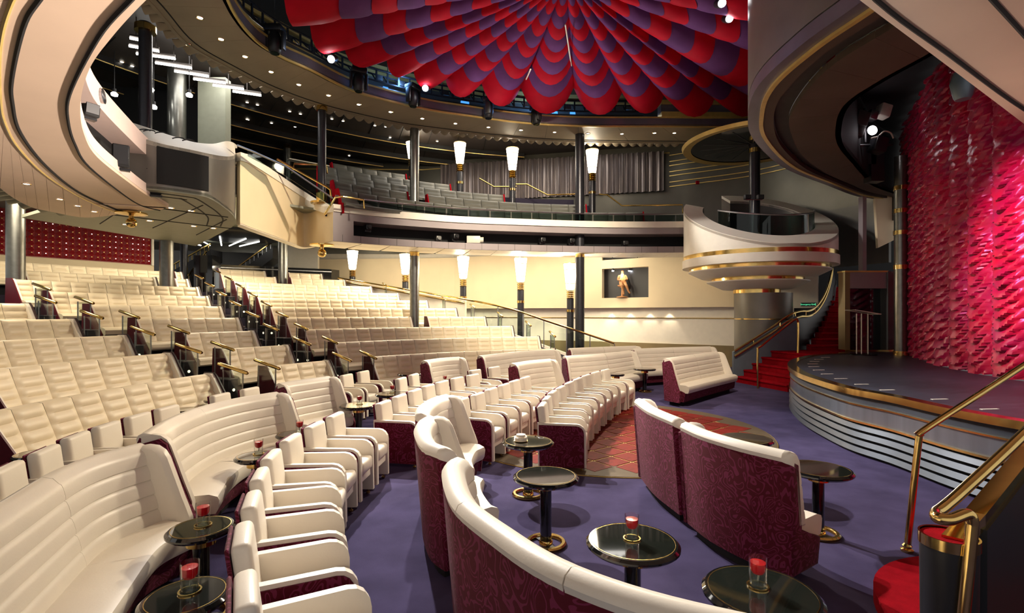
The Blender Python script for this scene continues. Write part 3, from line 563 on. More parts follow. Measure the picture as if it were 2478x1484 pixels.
# clear acrylic lectern
x, y = PZ(2086, 859, ZS); le = thing('lectern', 'clear acrylic lectern standing on the stage', 'lectern', (x, y, ZS))
mb = MB(); mb.lathe([(0.34, 0), (0.34, 0.02), (0.33, 0.025)], n=24); put('base_plate', mb.mesh('base_plate', 'clear_glass'), le)
mb = MB(); mb.box((0.0, 0, 0.56), (0.30, 0.02, 1.06)); put('upright', mb.mesh('upright', 'clear_glass'), le)
for dx in (-0.15, -0.02, 0.15): mb = MB(); mb.box((dx, -0.01, 0.56), (0.014, 0.024, 1.06)); put('highlight_strip', mb.mesh('highlight_strip', 'white_paint'), le)  # white strips imitate highlights along the acrylic edges
mb = MB(); mb.box((0.02, 0, 1.13), (0.66, 0.42, 0.016), ry=0.16); put('reading_board', mb.mesh('reading_board', 'clear_glass'), le)
mb = MB(); mb.box((0.02, -0.21, 1.13), (0.68, 0.012, 0.018), ry=0.16); mb.box((0.02, 0.21, 1.13), (0.68, 0.012, 0.018), ry=0.16); mb.box((0.35, 0, 1.075), (0.012, 0.43, 0.018)); put('board_highlight', mb.mesh('board_highlight', 'white_paint'), le)  # white strips imitate highlights round the reading board
# gathered stage curtain in vertical panels
CP = spline([(11.8, 15.2), (10.9, 13.9), (10.0, 12.3), (9.2, 10.9), (8.75, 9.7), (8.45, 8.75), (8.35, 7.8), (8.4, 6.6), (8.7, 5.4)], 10)
cu = thing('stage_curtain', 'magenta ruched satin curtain hanging across the stage', 'curtain', (8.5, 9.0, ZS))
Lc = plen(CP); npan = int(Lc / 0.70); wpan = Lc / npan
cpts = subpath(CP, 0, Lc, 0.02); per = max(8, int(wpan / 0.045))
for pn in range(npan):
    rows = 210; cols = per; vs = []; fs = []; ph0 = random.uniform(0, 1)
    for j in range(rows + 1):
        z = ZS + 0.02 + (7.2 - ZS) * j / rows
        for i in range(cols + 1):
            q = i / cols; s = (pn + q) * wpan; idx = min(len(cpts) - 2, int(s / Lc * (len(cpts) - 1))); a = Vector(cpts[idx][:2]); b = Vector(cpts[idx + 1][:2]); t = (b - a).normalized()
            nn = Vector((t.y, -t.x))
            sag = 4 * q * (1 - q)
            ph = (z + 0.27 * sag + 0.03 * math.sin(9 * q + pn)) / 0.19 + ph0 + 0.35 * math.sin(z * 1.7 + pn * 2.1)
            fr = ph % 1.0
            fold = (1 - fr) ** 0.6 * min(1.0, fr * 7)          # a swag: sharp lower lip, soft top
            d = 0.17 * math.sin(PI * q) ** 0.7 + 0.11 * fold * (0.45 + 0.55 * sag) + 0.006 * math.sin(37 * q + 21 * z + pn) * math.sin(13 * z + 5 * q) + 0.012 * math.sin(q * 9 + z * 11 + pn * 3)
            p = a + nn * d; vs.append((p.x, p.y, z - 0.045 * fold * sag))
    W_ = cols + 1
    for j in range(rows):
        for i in range(cols): fs.append((j * W_ + i, j * W_ + i + 1, (j + 1) * W_ + i + 1, (j + 1) * W_ + i))
    mb = MB(); mb.add(vs, fs); wput('curtain_panel', mb.mesh('curtain_panel', 'magenta_satin', True, fix=False), cu)
# ------------------------------------------------------------------ curved header drum over the stage
ZD = 5.6
DR = [PZ(u, v, ZD) for u, v in ((2260, -90), (2110, 20), (1968, 118), (1867, 209), (1840, 276), (1850, 337), (1918, 404), (2016, 445), (2085, 472))] + [(11.6, 16.0)]
D1 = [PZ(u, v, ZD) for u, v in ((2330, -60), (2181, 54), (2002, 168), (1918, 270), (1913, 320), (1942, 377), (2000, 420), (2060, 447), (2105, 465))] + [(11.8, 15.8)]
D2 = [PZ(u, v, ZD) for u, v in ((2420, 20), (2289, 115), (2137, 199), (2056, 256), (2036, 313), (2043, 354), (2075, 395), (2100, 425), (2125, 450))] + [(12.0, 15.6)]
d0, d1_, d2 = spline(DR, 6), spline(D1, 6), spline(D2, 6)
dm = thing('stage_header', 'curved grey drum header with gold bands hanging over the stage', 'header', (d0[0][0], d0[0][1], ZD)); dm['kind'] = 'structure'
for z0, z1, off, m, nm in ((ZD + 0.24, 9.0, 0.0, 'grey_panel', 'drum_wall'), (ZD + 0.02, ZD + 0.22, 0.03, 'purple_fascia', 'lower_band'), (ZD + 0.21, ZD + 0.25, 0.06, 'gold_paint', 'gold_bead'), (ZD - 0.02, ZD + 0.03, 0.06, 'gold_paint', 'gold_bead'),
                           (8.0, 8.04, 0.03, 'gold_paint', 'gold_bead'), (8.5, 8.56, 0.06, 'gold_paint', 'gold_bead'), (9.0, 12.4, 0.12, 'grey_panel', 'drum_wall'), (9.0, 9.06, 0.16, 'gold_paint', 'gold_bead')):
    mb = MB(); dd = off - 0.07 if nm == 'gold_bead' else -0.2; mb.sweep(d0, [(off, z0), (off, z1), (dd, z1), (dd, z0)], side=-1); wput(nm, mb.mesh(nm, m, True), dm)
e1 = [tuple(Vector(a[:2]).lerp(Vector(b[:2]), 0.42)) for a, b in zip(d0, d1_)]
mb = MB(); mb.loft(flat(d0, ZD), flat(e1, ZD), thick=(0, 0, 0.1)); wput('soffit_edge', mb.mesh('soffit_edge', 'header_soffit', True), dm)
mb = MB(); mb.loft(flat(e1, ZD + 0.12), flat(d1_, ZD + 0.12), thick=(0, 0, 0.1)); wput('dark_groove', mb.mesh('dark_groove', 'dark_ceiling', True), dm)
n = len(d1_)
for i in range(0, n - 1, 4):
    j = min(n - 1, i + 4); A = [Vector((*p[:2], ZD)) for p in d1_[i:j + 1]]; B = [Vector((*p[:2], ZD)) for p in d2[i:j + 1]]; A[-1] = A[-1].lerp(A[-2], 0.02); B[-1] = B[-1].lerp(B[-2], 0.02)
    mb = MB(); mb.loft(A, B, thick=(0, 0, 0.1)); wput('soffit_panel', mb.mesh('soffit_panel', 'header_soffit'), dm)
mb = MB(); mb.sweep(d2, [(0, ZD), (0, ZD + 1.8), (0.1, ZD + 1.8), (0.1, ZD)], side=1); wput('inner_drop', mb.mesh('inner_drop', 'black_matt', True), dm)
mb = MB(); mb.prism([p[:2] for p in d2] + [(16, 16), (16, 4)], 7.3, 7.4); struct('ceiling_stage', 'black fly space above the stage curtain', mb, 'black_matt')
# ------------------------------------------------------------------ stage wing: framed black opening, column, boards
wg = thing('wing_frame', 'grey framed black equipment opening at the back of the stage', 'frame', (9.6, 14.7, ZS)); wg['kind'] = 'structure'
def pbox(u0, u1, v0, v1, y, dep, m, nm, par, r=None):
    a = PY(u0, v0, y); b = PY(u1, v1, y); mb = MB(); c = ((a[0] + b[0]) / 2, y + dep / 2, (a[2] + b[2]) / 2); d = (abs(a[0] - b[0]), dep, abs(a[2] - b[2]))
    (mb.rbox(c, d, r) if r else mb.box(c, d)); return wput(nm, mb.mesh(nm, m), par) if par is not None else mb
pbox(2045, 2057, 657, 852, 14.6, 0.3, 'olive_panel', 'jamb', wg); pbox(2057, 2149, 659, 698, 14.6, 0.25, 'mauve_panel', 'header_panel', wg)
pbox(2057, 2149, 698, 852, 14.85, 0.05, 'black_gloss', 'black_back', wg); pbox(2149, 2172, 657, 852, 14.55, 0.3, 'dark_grey_panel', 'side_panel', wg)
pbox(2045, 2150, 655, 659, 14.57, 0.35, 'gold_paint', 'gold_cap', wg); pbox(2045, 2172, 847, 855, 14.52, 0.3, 'brass', 'brass_skirting', wg)
mb = pbox(2088, 2097, 474, 655, 15.6, 0.2, None, None, None); struct('trim_2', 'pale vertical strip above the black stage opening', mb, 'mauve_panel')
mb = MB(); q = [PY(2118, 480, 15.9), PY(2142, 462, 15.9), PY(2165, 480, 15.9), PY(2166, 580, 15.9), PY(2125, 600, 15.9)]; mb.slab([(p[0], p[2]) for p in q], 15.9, 16.0); struct('wall_board', 'beige board on the dark wall beside the stage column', mb, 'cream_wall')
mb = MB(); mb.box((13.4, 19.6, 4.0), (5.6, 0.2, 8.0)); struct('wall_stage', 'black wall behind the stage wing', mb, 'black_matt')
mb = MB(); mb.sweep([(9.9, 20.0), (11.3, 17.2), (11.7, 15.9)], [(0, 3.6), (0, 5.6), (0.1, 5.6), (0.1, 3.6)]); struct('wall_curve', 'dark curved wall above the red spiral stair', mb, 'dark_grey_panel', True)
y = 13.4; x = (2180 - 1239) / K * y; sc = thing('stage_column', 'grey round column with brass rings at the edge of the curtain', 'column', (x, y, ZS))
mb = MB(); mb.lathe([(0.15, 0), (0.15, 5.2)], n=20); put('shaft', mb.mesh('shaft', 'column_steel', True), sc)
for z in (0.0, 2.25, 3.15, 3.72, 4.32):
    mb = MB(); mb.lathe([(0.165, 0.0), (0.165, 0.11)], n=20); put('brass_ring', mb.mesh('brass_ring', 'brass', True), sc, (0, 0, z + 0.0))
# ------------------------------------------------------------------ red stairs beside the stage
sr = thing('red_stair', 'short flight of red carpeted steps up to the stage', 'stair', (6.9, 14.0, 0))
dv = Vector((0.967, 0.253)); nv = Vector((-0.253, 0.967))
for i in range(5):
    c = Vector((6.78, 14.05)) + dv * (0.27 * i) ; z1 = 0.184 * (i + 1); mb = MB(); ln = 1.95; dp_ = 0.34 if i < 4 else 2.6; k = c + dv * (dp_ / 2)
    mb.rbox((k.x, k.y, z1 - 0.03), (dp_, ln, 0.06), 0.025, 2, rz=math.atan2(dv.y, dv.x)); wput('tread', mb.mesh('tread', 'red_carpet', True), sr)
    mb = MB(); k = c + dv * (dp_ / 2 + 0.03); mb.box((k.x, k.y, (z1 - 0.06) / 2), (dp_, ln, z1 - 0.06), rz=math.atan2(dv.y, dv.x)); wput('riser', mb.mesh('riser', 'red_carpet'), sr)
sp = MB(); yS = 15.1
q = [PY(1775, 852, yS), PY(1928, 765, yS), PY(1928, 850, yS), PY(1790, 916, yS), PY(1775, 922, yS)]
sp.slab([(p[0], p[2]) for p in q], yS, yS + 0.1); wput('stringer', sp.mesh('stringer', 'stair_blue'), sr)
mb = MB(); mb.tube([PY(1790, 917, yS - 0.02), PY(1928, 848, yS - 0.02)], 0.02, 5); wput('stringer_edge', mb.mesh('stringer_edge', 'steel'), sr)
hr = [PY(1776, 849, yS), PY(1850, 803, yS), PY(1905, 765, yS), PY(1932, 754, 15.4), PY(1958, 752, 15.8), PY(1978, 738, 16.3), PY(1996, 708, 16.9), PY(2008, 670, 17.5), PY(2012, 635, 18.0), PY(2007, 600, 18.4)]
for dz in (0.0, -0.16):
    mb = MB(); mb.tube([(p[0], p[1] - 0.05, p[2] + dz) for p in spline(hr, 5)], 0.032, 8); wput('brass_rail', mb.mesh('brass_rail', 'brass', True), sr)
hs = spline(hr, 5)
for i in range(3, len(hs), 5):
    mb = MB(); mb.tube([(hs[i][0], hs[i][1] - 0.05, hs[i][2]), (hs[i][0], hs[i][1] - 0.05, hs[i][2] - 0.16)], 0.015, 5); wput('rail_bracket', mb.mesh('rail_bracket', 'brass', True), sr)
A = hs[10:]; bot = [PY(1925, 850, 15.3), PY(1962, 848, 15.6), PY(1985, 822, 16.2), PY(2003, 780, 16.8), PY(2014, 735, 17.4), PY(2018, 700, 17.8), PY(2020, 690, 18.0), PY(2020, 680, 18.4)]
bo2 = spline(bot, 5); bo2 = [bo2[int(i * (len(bo2) - 1) / (len(A) - 1))] for i in range(len(A))]
mb = MB(); mb.loft([(p[0], p[1], p[2] - 0.2) for p in A], bo2, thick=(0.06, 0.05, 0)); wput('spiral_panel', mb.mesh('spiral_panel', 'black', True), sr)
mb = MB(); mb.tube([(p[0] + 0.02, p[1] - 0.05, p[2]) for p in bo2], 0.02, 6); wput('panel_edge', mb.mesh('panel_edge', 'steel', True), sr)
fr = [PY(1834, 941, 13.75), PY(1834, 850, 13.75), PY(1842, 838, 13.8), PY(1920, 776, 14.1), PY(1930, 778, 14.2), PY(1932, 790, 14.2), PY(1931, 856, 14.2)]
mb = MB(); mb.tube(spline(fr, 3), 0.028, 8); wput('front_rail', mb.mesh('front_rail', 'brass', True), sr)
us = thing('spiral_stair', 'narrow red carpeted stair winding up beside the stage opening', 'stair', (9.6, 15.3, ZS))
for i in range(12):
    z1 = ZS + 0.17 * (i + 1); y0 = 15.05 + 0.28 * i; ul = 1966 + 52 * (1 - math.exp(-i / 4.0)); xl = (ul - 1239) / K * y0; xr = (2052 - 1239) / K * y0
    mb = MB(); mb.rbox(((xl + xr) / 2, y0 + 0.16, z1 - 0.03), (xr - xl, 0.34, 0.06), 0.022, 2); wput('tread', mb.mesh('tread', 'red_carpet', True), us)
    mb = MB(); mb.box(((xl + xr) / 2, y0 + 0.18, z1 - 0.145), (xr - xl, 0.26, 0.17)); wput('riser', mb.mesh('riser', 'red_carpet'), us)
# ------------------------------------------------------------------ opera box on its tiered pedestal
bc = (8.12, 17.0)
ob = thing('opera_box', 'round white opera box with tilted rim above stepped gold trimmed tiers', 'box seat', (bc[0], bc[1], 0)); ob['kind'] = 'structure'
def rimz(y): return 5.22 + 0.53 * (y - bc[1])
n = 64; th = [2 * PI * k / n for k in range(n + 1)]
o_lo = [(bc[0] + 2.3 * math.cos(t), bc[1] + 2.3 * math.sin(t), 3.93) for t in th]; o_hi = [(p[0], p[1], max(4.02, rimz(p[1]))) for p in o_lo]
i_hi = [(bc[0] + 1.68 * math.cos(t), bc[1] + 1.68 * math.sin(t), max(4.05, rimz(bc[1] + 1.68 * math.sin(t)))) for t in th]; i_lo = [(p[0], p[1], 3.95) for p in i_hi]
g0, g1 = 17, 26                                     # gap in the back of the parapet
a0, a1 = g1, n + g0 + 1
def cyc(L): return [L[i % n] for i in range(a0, a1)]
mb = MB(); mb.loft(cyc(o_lo), cyc(o_hi)); wput('outer_wall', mb.mesh('outer_wall', 'white_paint', True), ob)
mb = MB(); mb.loft(cyc(i_hi), cyc(i_lo)); wput('inner_wall', mb.mesh('inner_wall', 'dark_grey_panel', True), ob)
mb = MB(); mb.loft([(p[0], p[1], p[2] + 0.02) for p in cyc(o_hi)], [(p[0], p[1], p[2] + 0.02) for p in cyc(i_hi)], thick=(0, 0, -0.1)); wput('rim', mb.mesh('rim', 'white_leather', True), ob)
def tier(nm, prof, m): mb = MB(); mb.lathe(prof, (bc[0], bc[1], 0), 64); wput(nm, mb.mesh(nm, m, True), ob)
tier('gold_band', [(2.32, 3.80), (2.32, 3.93)], 'brass'); tier('white_band', [(2.34, 3.53), (2.34, 3.80)], 'white_paint'); tier('gold_band', [(2.12, 3.42), (2.12, 3.53)], 'brass')
tier('cone_tier', [(1.72, 3.18), (2.14, 3.39), (2.14, 3.42)], 'white_paint'); tier('gold_band', [(1.40, 3.07), (1.40, 3.18)], 'brass'); tier('cone_tier', [(1.06, 2.81), (1.55, 3.04), (1.55, 3.07)], 'white_paint')
tier('gold_band', [(0.72, 2.68), (0.72, 2.81)], 'brass'); mb = MB(); mb.lathe([(0.88, 0.0), (0.88, 2.68)], (8.33, 17.0, 0), 40); wput('pedestal', mb.mesh('pedestal', 'grey_panel', True), ob)
mb = MB(); mb.lathe([(0.895, 1.82), (0.895, 1.85)], (8.33, 17.0, 0), 40); wput('gold_line', mb.mesh('gold_line', 'brass', True), ob)
tier('box_floor', [(2.28, 3.93), (2.28, 4.0)], 'dark_grey_panel')
gp = [i for i in range(36, 61)]
gl = [(bc[0] + 1.66 * math.cos(th[i]), bc[1] + 1.66 * math.sin(th[i])) for i in gp]; gt = [max(rimz(y) + 0.02, 4.86 + 0.33 * (y - 15.0)) for x, y in gl]
for k in range(0, len(gl) - 1, 4):
    q = range(k, min(len(gl), k + 5)); mb = MB(); mb.loft([(*gl[i], max(4.0, rimz(gl[i][1]) - 0.05)) for i in q], [(*gl[i], gt[i]) for i in q], thick=(0, 0.012, 0)); wput('glass_pane', mb.mesh('glass_pane', 'dark_glass', True), ob)
mb = MB(); mb.tube([(*gl[i], gt[i]) for i in range(len(gl))], 0.025, 8); wput('glass_rail', mb.mesh('glass_rail', 'steel', True), ob)
x, y, z = PY(1887, 561, 16.6); md = thing('mixing_desk', 'black mixing desk standing inside the opera box', 'desk', (x, y, 4.0))
mb = MB(); mb.rbox((0, 0, 0.45), (1.1, 0.5, 0.12), 0.02); put('desk_top', mb.mesh('desk_top', 'black'), md)
for sx in (-0.5, 0.5): mb = MB(); mb.box((sx, 0, 0.2), (0.06, 0.45, 0.4)); put('side_panel', mb.mesh('side_panel', 'steel'), md)
for k in range(6): mb = MB(); mb.box((-0.4 + 0.16 * k, -0.26, 0.43), (0.12, 0.02, 0.05)); put('module', mb.mesh('module', 'dark_grey_panel'), md)
x, y, z = PY(1824, 560, 15.9); ms = thing('light_stand', 'thin tripod stand with a bar of lamps inside the opera box', 'stand', (x, y, 4.0))
mb = MB(); mb.tube([(0, 0, 0.2), (0, 0, 1.55)], 0.018); put('pole', mb.mesh('pole', 'steel', True), ms)
for k in range(3): mb = MB(); t = k * 2.09; mb.tube([(0, 0, 0.35), (0.2 * math.cos(t), 0.2 * math.sin(t), 0.0)], 0.012, 6); put('leg', mb.mesh('leg', 'steel', True), ms)
mb = MB(); mb.tube([(-0.25, 0, 1.55), (0.25, 0, 1.55)], 0.018); put('bar', mb.mesh('bar', 'steel', True), ms)
for sx in (-0.2, 0.2): mb = MB(); mb.rbox((sx, 0, 1.63), (0.2, 0.14, 0.14), 0.02); put('lamp_head', mb.mesh('lamp_head', 'black'), ms)
# mirrored disc over the opera box
dc = thing('ceiling_disc', 'black mirrored ceiling disc with gold rim above the opera box', 'ceiling disc', (8.0, 17.0, 7.6))
mb = MB(); mb.lathe([(0.0, 0.02), (2.0, 0.02), (2.0, 0.12), (0, 0.12)], n=56, close=False); put('mirror', mb.mesh('mirror', 'black_gloss', True), dc)
mb = MB(); mb.lathe([(1.95, 0.0), (2.2, -0.03), (2.25, 0.08), (1.95, 0.14)], n=56, close=False); put('gold_rim', mb.mesh('gold_rim', 'gold_paint', True), dc)
for k in range(16):
    t = 2 * PI * k / 16; mb = MB(); mb.box((0.9 * math.cos(t), 0.9 * math.sin(t), 0.015), (1.5, 0.03, 0.012), rz=t); put('spoke', mb.mesh('spoke', 'dark_grey_panel'), dc)
mb = MB(); mb.tube([(0, 0, 0.1), (0, 0, 1.7)], 0.1); put('hanger', mb.mesh('hanger', 'black'), dc)
# ------------------------------------------------------------------ fabric canopy
HUB = Vector((1.37, 12.96, 10.58)); ZE = 9.28
ED = [PZ(u, v, ZE) for u, v in ((749, 20), (830, 96), (934, 125), (998, 158), (1075, 182), (1163, 195), (1260, 213), (1388, 213), (1506, 222), (1610, 222), (1735, 222), (1838, 230))]
ED = ED + [(9.4, 15.2), (9.8, 13.4), (9.4, 11.6), (8.2, 10.0), (6.4, 8.9), (4.6, 8.2), (2.9, 7.9), (1.2, 7.8), (-0.5, 7.9), (-2.1, 8.3), (-3.5, 9.0), (-4.5, 10.2)]
cn = thing('fabric_canopy', 'red and purple swagged fabric canopy gathered under the dome', 'canopy', tuple(HUB))
TS = [0.03, 0.13, 0.20, 0.28, 0.36, 0.45, 0.53, 0.63, 0.72, 0.83, 1.0]
N = len(ED)
def canopy_pt(a, b, t, q):
    A = Vector((*a, ZE)); B = Vector((*b, ZE)); e = A.lerp(B, q); wdt = (A - B).length * t
    p = HUB.lerp(e, t); p.z = HUB.z + (ZE - HUB.z) * (t ** 0.8)
    sag = 4 * q * (1 - q); p.z -= 0.40 * wdt * sag ** 0.8; return p
half = []
for i in range(N):
    a, b = Vector(ED[i]), Vector(ED[(i + 1) % N]); half += [tuple(a)] + ([tuple(a.lerp(b, 0.5) + (a.lerp(b, 0.5) - Vector(HUB[:2])) * 0.02)] if (a - b).length > 2.3 else [])
N = len(half)
for g in range(N):
    a, b = half[g], half[(g + 1) % N]
    for k in range(len(TS) - 1):
        t0, t1 = TS[k], TS[k + 1]; vs = []; fs = []; nr, nq = 4, 8
        for j in range(nr + 1):
            for i in range(nq + 1):
                q = i / nq; t = t0 + (t1 - t0) * j / nr + 0.035 * (4 * q * (1 - q))
                p = canopy_pt(a, b, min(1.03, t), q); bul = math.sin(PI * (j / nr) ** 0.7) * 0.05 * (0.3 + t) + 0.06 * (j / nr) * (4 * q * (1 - q)) * t; p.z -= bul; vs.append(p)
        for j in range(nr):
            for i in range(nq): fs.append((j * (nq + 1) + i, j * (nq + 1) + i + 1, (j + 1) * (nq + 1) + i + 1, (j + 1) * (nq + 1) + i))
        red = ((len(TS) - 2 - k) % 2 == 0)
        mb = MB(); mb.add(vs, fs); o = wput('fabric_panel', mb.mesh('fabric_panel', 'canopy_red' if red else 'canopy_purple', True, fix=False), cn)
for u0, v0, u1, v1, y in ((1368, 60, 1388, 195, 15.2), (1284, 168, 1272, 195, 16.2)):
    mb = MB(); a = PY(u0, v0, 13.6); b = PY(u1, v1, 16.4); mb.tube([a, b], 0.02, 6); wput('cord', mb.mesh('cord', 'pale_plastic'), cn)
# ------------------------------------------------------------------ lighting truss ring and lamps
TR = [p for p in ci if -6.2 < p[0] < PZ(1585, 306, ZC)[0]]
tr = thing('lighting_truss', 'curved black lighting truss ringing the canopy', 'truss', (TR[0][0], TR[0][1], 9.0))
TP = subpath(TR, 0, plen(TR), 0.35)
for d, z, r in ((0.1, 8.95, 0.03), (0.1, 9.30, 0.03), (0.45, 9.30, 0.03), (0.45, 8.95, 0.03)):
    mb = MB(); pts = []
    for i, p in enumerate(TP):
        a = Vector(TP[max(0, i - 1)][:2]); b = Vector(TP[min(len(TP) - 1, i + 1)][:2]); t = (b - a).normalized(); pts.append((p[0] - t.y * d, p[1] + t.x * d, z))
    mb.tube(pts, r, 6); wput('chord', mb.mesh('chord', 'column_dark', True), tr)
for i, p in enumerate(TP):
    a = Vector(TP[max(0, i - 1)][:2]); b = Vector(TP[min(len(TP) - 1, i + 1)][:2]); t = (b - a).normalized(); nn = Vector((-t.y, t.x)); q0 = Vector(p[:2]) + nn * 0.1; q1 = Vector(p[:2]) + nn * 0.45
    mb = MB(); mb.box((q0.x, q0.y, 9.125), (0.05, 0.03, 0.35), rz=math.atan2(t.y, t.x)); mb.tube([(q0.x, q0.y, 8.95), (q1.x, q1.y, 9.3)], 0.018, 5); wput('rung', mb.mesh('rung', 'black'), tr)
    if i % 2 == 0 and i > 1:
        c = Vector(p[:2]) + nn * 0.3 + t * 0.17; mb = MB(); mb.box((c.x, c.y, 9.17), (0.22, 0.03, 0.15), rz=math.atan2(t.y, t.x)); wput('cable_plate', mb.mesh('cable_plate', 'steel'), tr)
    if i % 5 == 2:
        mb = MB(); mb.tube([(q0.x, q0.y, 9.3), (q0.x, q0.y, 10.6)], 0.014, 5); wput('hanger', mb.mesh('hanger', 'steel'), tr)
mh = thing('moving_head_light', 'x', 'stage light', (0, 0, 0))
mb = MB(); mb.rbox((0, 0, -0.09), (0.42, 0.34, 0.16), 0.03); put('base', mb.mesh('base', 'black', True), mh)
for sx in (-1, 1): mb = MB(); mb.rbox((sx * 0.21, 0, -0.36), (0.07, 0.18, 0.44), 0.03); put('yoke', mb.mesh('yoke', 'black', True), mh)
mb = MB(); mb.lathe([(0.10, -0.16), (0.155, -0.28), (0.165, -0.45), (0.14, -0.62), (0.11, -0.66)], n=18); hdm = put('head', mb.mesh('head', 'black', True), mh)
mb = MB(); mb.lathe([(0.10, -0.665), (0.10, -0.675)], n=18); put('lens', mb.mesh('lens', 'dark_glass'), hdm)
heads = [(665, 12, 'nearest the dome edge'), (868, 165, 'beside the brightest left lamp'), (1000, 205, 'below the middle bright lamp'), (1182, 232, 'hanging over the balcony seats'), (1298, 240, 'farthest along the truss')]
for i, (u, v, d) in enumerate(heads):
    o = mh if i == 0 else copy_tree(mh); p = min(TR, key=lambda q: abs((q[0] / q[1]) - (u - 1239) / K)); y = p[1] - 0.22; x = (u - 1239) / K * y
    o.location = (x, y, 8.98); o.rotation_euler = (0, 0, 0.5 * i); tag(o, f'black moving head light hung under the truss, {d}', 'stage light', 'moving head lights on the truss')
for i, (u, v, d) in enumerate(((803, 143, 'left of the truss'), (1030, 213, 'on the middle of the truss'), (1337, 190, 'below the canopy edge'), (1763, 45, 'at the right edge of the canopy'), (1745, 8, 'topmost at the right of the canopy'))):
    y = (13.2, 15.3, 16.3, 13.0, 12.2)[i]; p = PY(u, v, y); t = thing('spot_lamp', f'bright white spotlight {d}', 'spotlight', p, 0, 'bright spotlights under the dome')
    mb = MB(); mb.lathe([(0.06, -0.1), (0.085, -0.09), (0.085, 0.02)], n=14); o = put('lamp_face', mb.mesh('lamp_face', 'spot_glow'), t, (0, 0, 0)); o.rotation_euler = (-1.07, 0, 0)
    mb = MB(); mb.lathe([(0.10, -0.08), (0.11, 0.0), (0.09, 0.24), (0.04, 0.3)], n=14); o = put('housing', mb.mesh('housing', 'black', True), t, (0, 0.02, 0.01)); o.rotation_euler = (-1.07, 0, 0)
    mb = MB(); mb.tube([(0, 0.15, 0.05), (0, 0.15, 0.45)], 0.015, 6); put('hook', mb.mesh('hook', 'black'), t)
# ------------------------------------------------------------------ quilted theatre benches
def cushion_mesh(name, wd, mats, h0=0.42, h1=0.95, d0=0.25, d1=0.05, ch=4):
    ny, nz = 8, 16; vs = []; fs = []
    for j in range(nz + 1):
        s = j / nz
        for i in range(ny + 1):
            q = i / ny; yy = (q - 0.5) * wd
            e = (1 - abs(2 * q - 1) ** 8); bul = 0.042 * e * (0.30 + 0.70 * abs(math.sin(PI * ch * s)) ** 0.45) * (1 if 0 < s < 1 else 0.2)
            vs.append((d0 + (d1 - d0) * s + bul, yy * (1.0 if 0 < q < 1 else 0.995), h0 + (h1 - h0) * s))
    b = len(vs)
    for i in range(ny + 1): vs.append((d1 - 0.07, (i / ny - 0.5) * wd, h1 + 0.012))
    for i in range(ny + 1): vs.append((d1 - 0.10, (i / ny - 0.5) * wd, h1 - 0.10))
    W_ = ny + 1
    for j in range(nz + 2):
        for i in range(ny): fs.append((j * W_ + i, j * W_ + i + 1, (j + 1) * W_ + i + 1, (j + 1) * W_ + i))
    mb = MB(); mb.add(vs, fs); return mb.mesh(name, mats, True, fix=False)
def seat_mesh(name, wd, m, d0=0.2, d1=0.68, z0=0.27, z1=0.44):
    prof = [(d0, z0), (d0, z1), (d0 + 0.12, z1 + 0.012), (d1 - 0.14, z1 + 0.012), (d1 - 0.04, z1 - 0.01), (d1, z1 - 0.05), (d1 - 0.01, z1 - 0.1), (d1 + 0.0, z1 - 0.14), (d1 - 0.03, z0)]
    mb = MB(); mb.slab(prof, -wd / 2 + 0.002, wd / 2 - 0.002); return mb.mesh(name, m, True)
WP = 0.42
cm = cushion_mesh('back_cushion', WP, 'cream'); sm = seat_mesh('seat_cushion', WP, 'cream')
mb = MB(); mb.slab([(-0.05, 0.97), (0.10, 0.97), (0.16, 0.9), (0.42, 0.46), (0.42, 0.30), (-0.05, 0.30)], -0.03, 0.03); wing_me = mb.mesh('end_wing', 'white_leather')
mb = MB(); mb.slab([(-0.15, 0.0), (-0.10, 0.985), (0.12, 0.985), (0.18, 0.92), (0.47, 0.46), (0.60, 0.30), (0.60, 0.0)], -0.012, 0.012); epan_d = mb.mesh('end_panel', 'dark_shell'); epan_b = mb.mesh('end_panel', 'burgundy_trim')
def bench(R, th0, th1, f, label, group, cme, sme, wp, shell, wingm, name='theatre_bench', endm=None, seats=True):
    ln = R * (th0 - th1); n = max(1, int(round(ln / wp))); dt = (th0 - th1) / n; thm = (th0 + th1) / 2
    b = thing(name, label, 'bench', on_arc(R, thm, f), 0, group)
    path = arc(C, R, th0, th1, max(4, n))
    mb = MB(); mb.sweep(path, [(-0.14, f), (-0.09, f + 0.93), (0.0, f + 0.955), (0.01, f + 0.88), (0.17, f + 0.38), (0.17, f)], side=-1); wput('back_shell', mb.mesh('back_shell', shell), b)
    if seats:
        mb = MB(); mb.sweep(path, [(0.17, f), (0.17, f + 0.27), (0.56, f + 0.27), (0.52, f)], side=-1); wput('base', mb.mesh('base', 'black'), b)
    for i in range(n):
        t = th0 - (i + 0.5) * dt; L = on_arc(R, t, f); sy = R * dt / wp
        wput('back_cushion', cme, b, L, t + PI, (1, sy * 0.985, 1))
        if seats: wput('seat_cushion', sme, b, L, t + PI, (1, sy * 0.97, 1))
    for t, sg in ((th0, -1), (th1, 1)):
        L = Vector(on_arc(R, t, f)); tv = Vector((math.sin(t), -math.cos(t), 0))
        if wingm: wput('end_wing', wingm, b, L - tv * (0.035 * sg), t + PI)
        wput('end_panel', endm or (epan_d if sg > 0 else epan_b), b, L + tv * (0.008 * sg), t + PI)
    return b
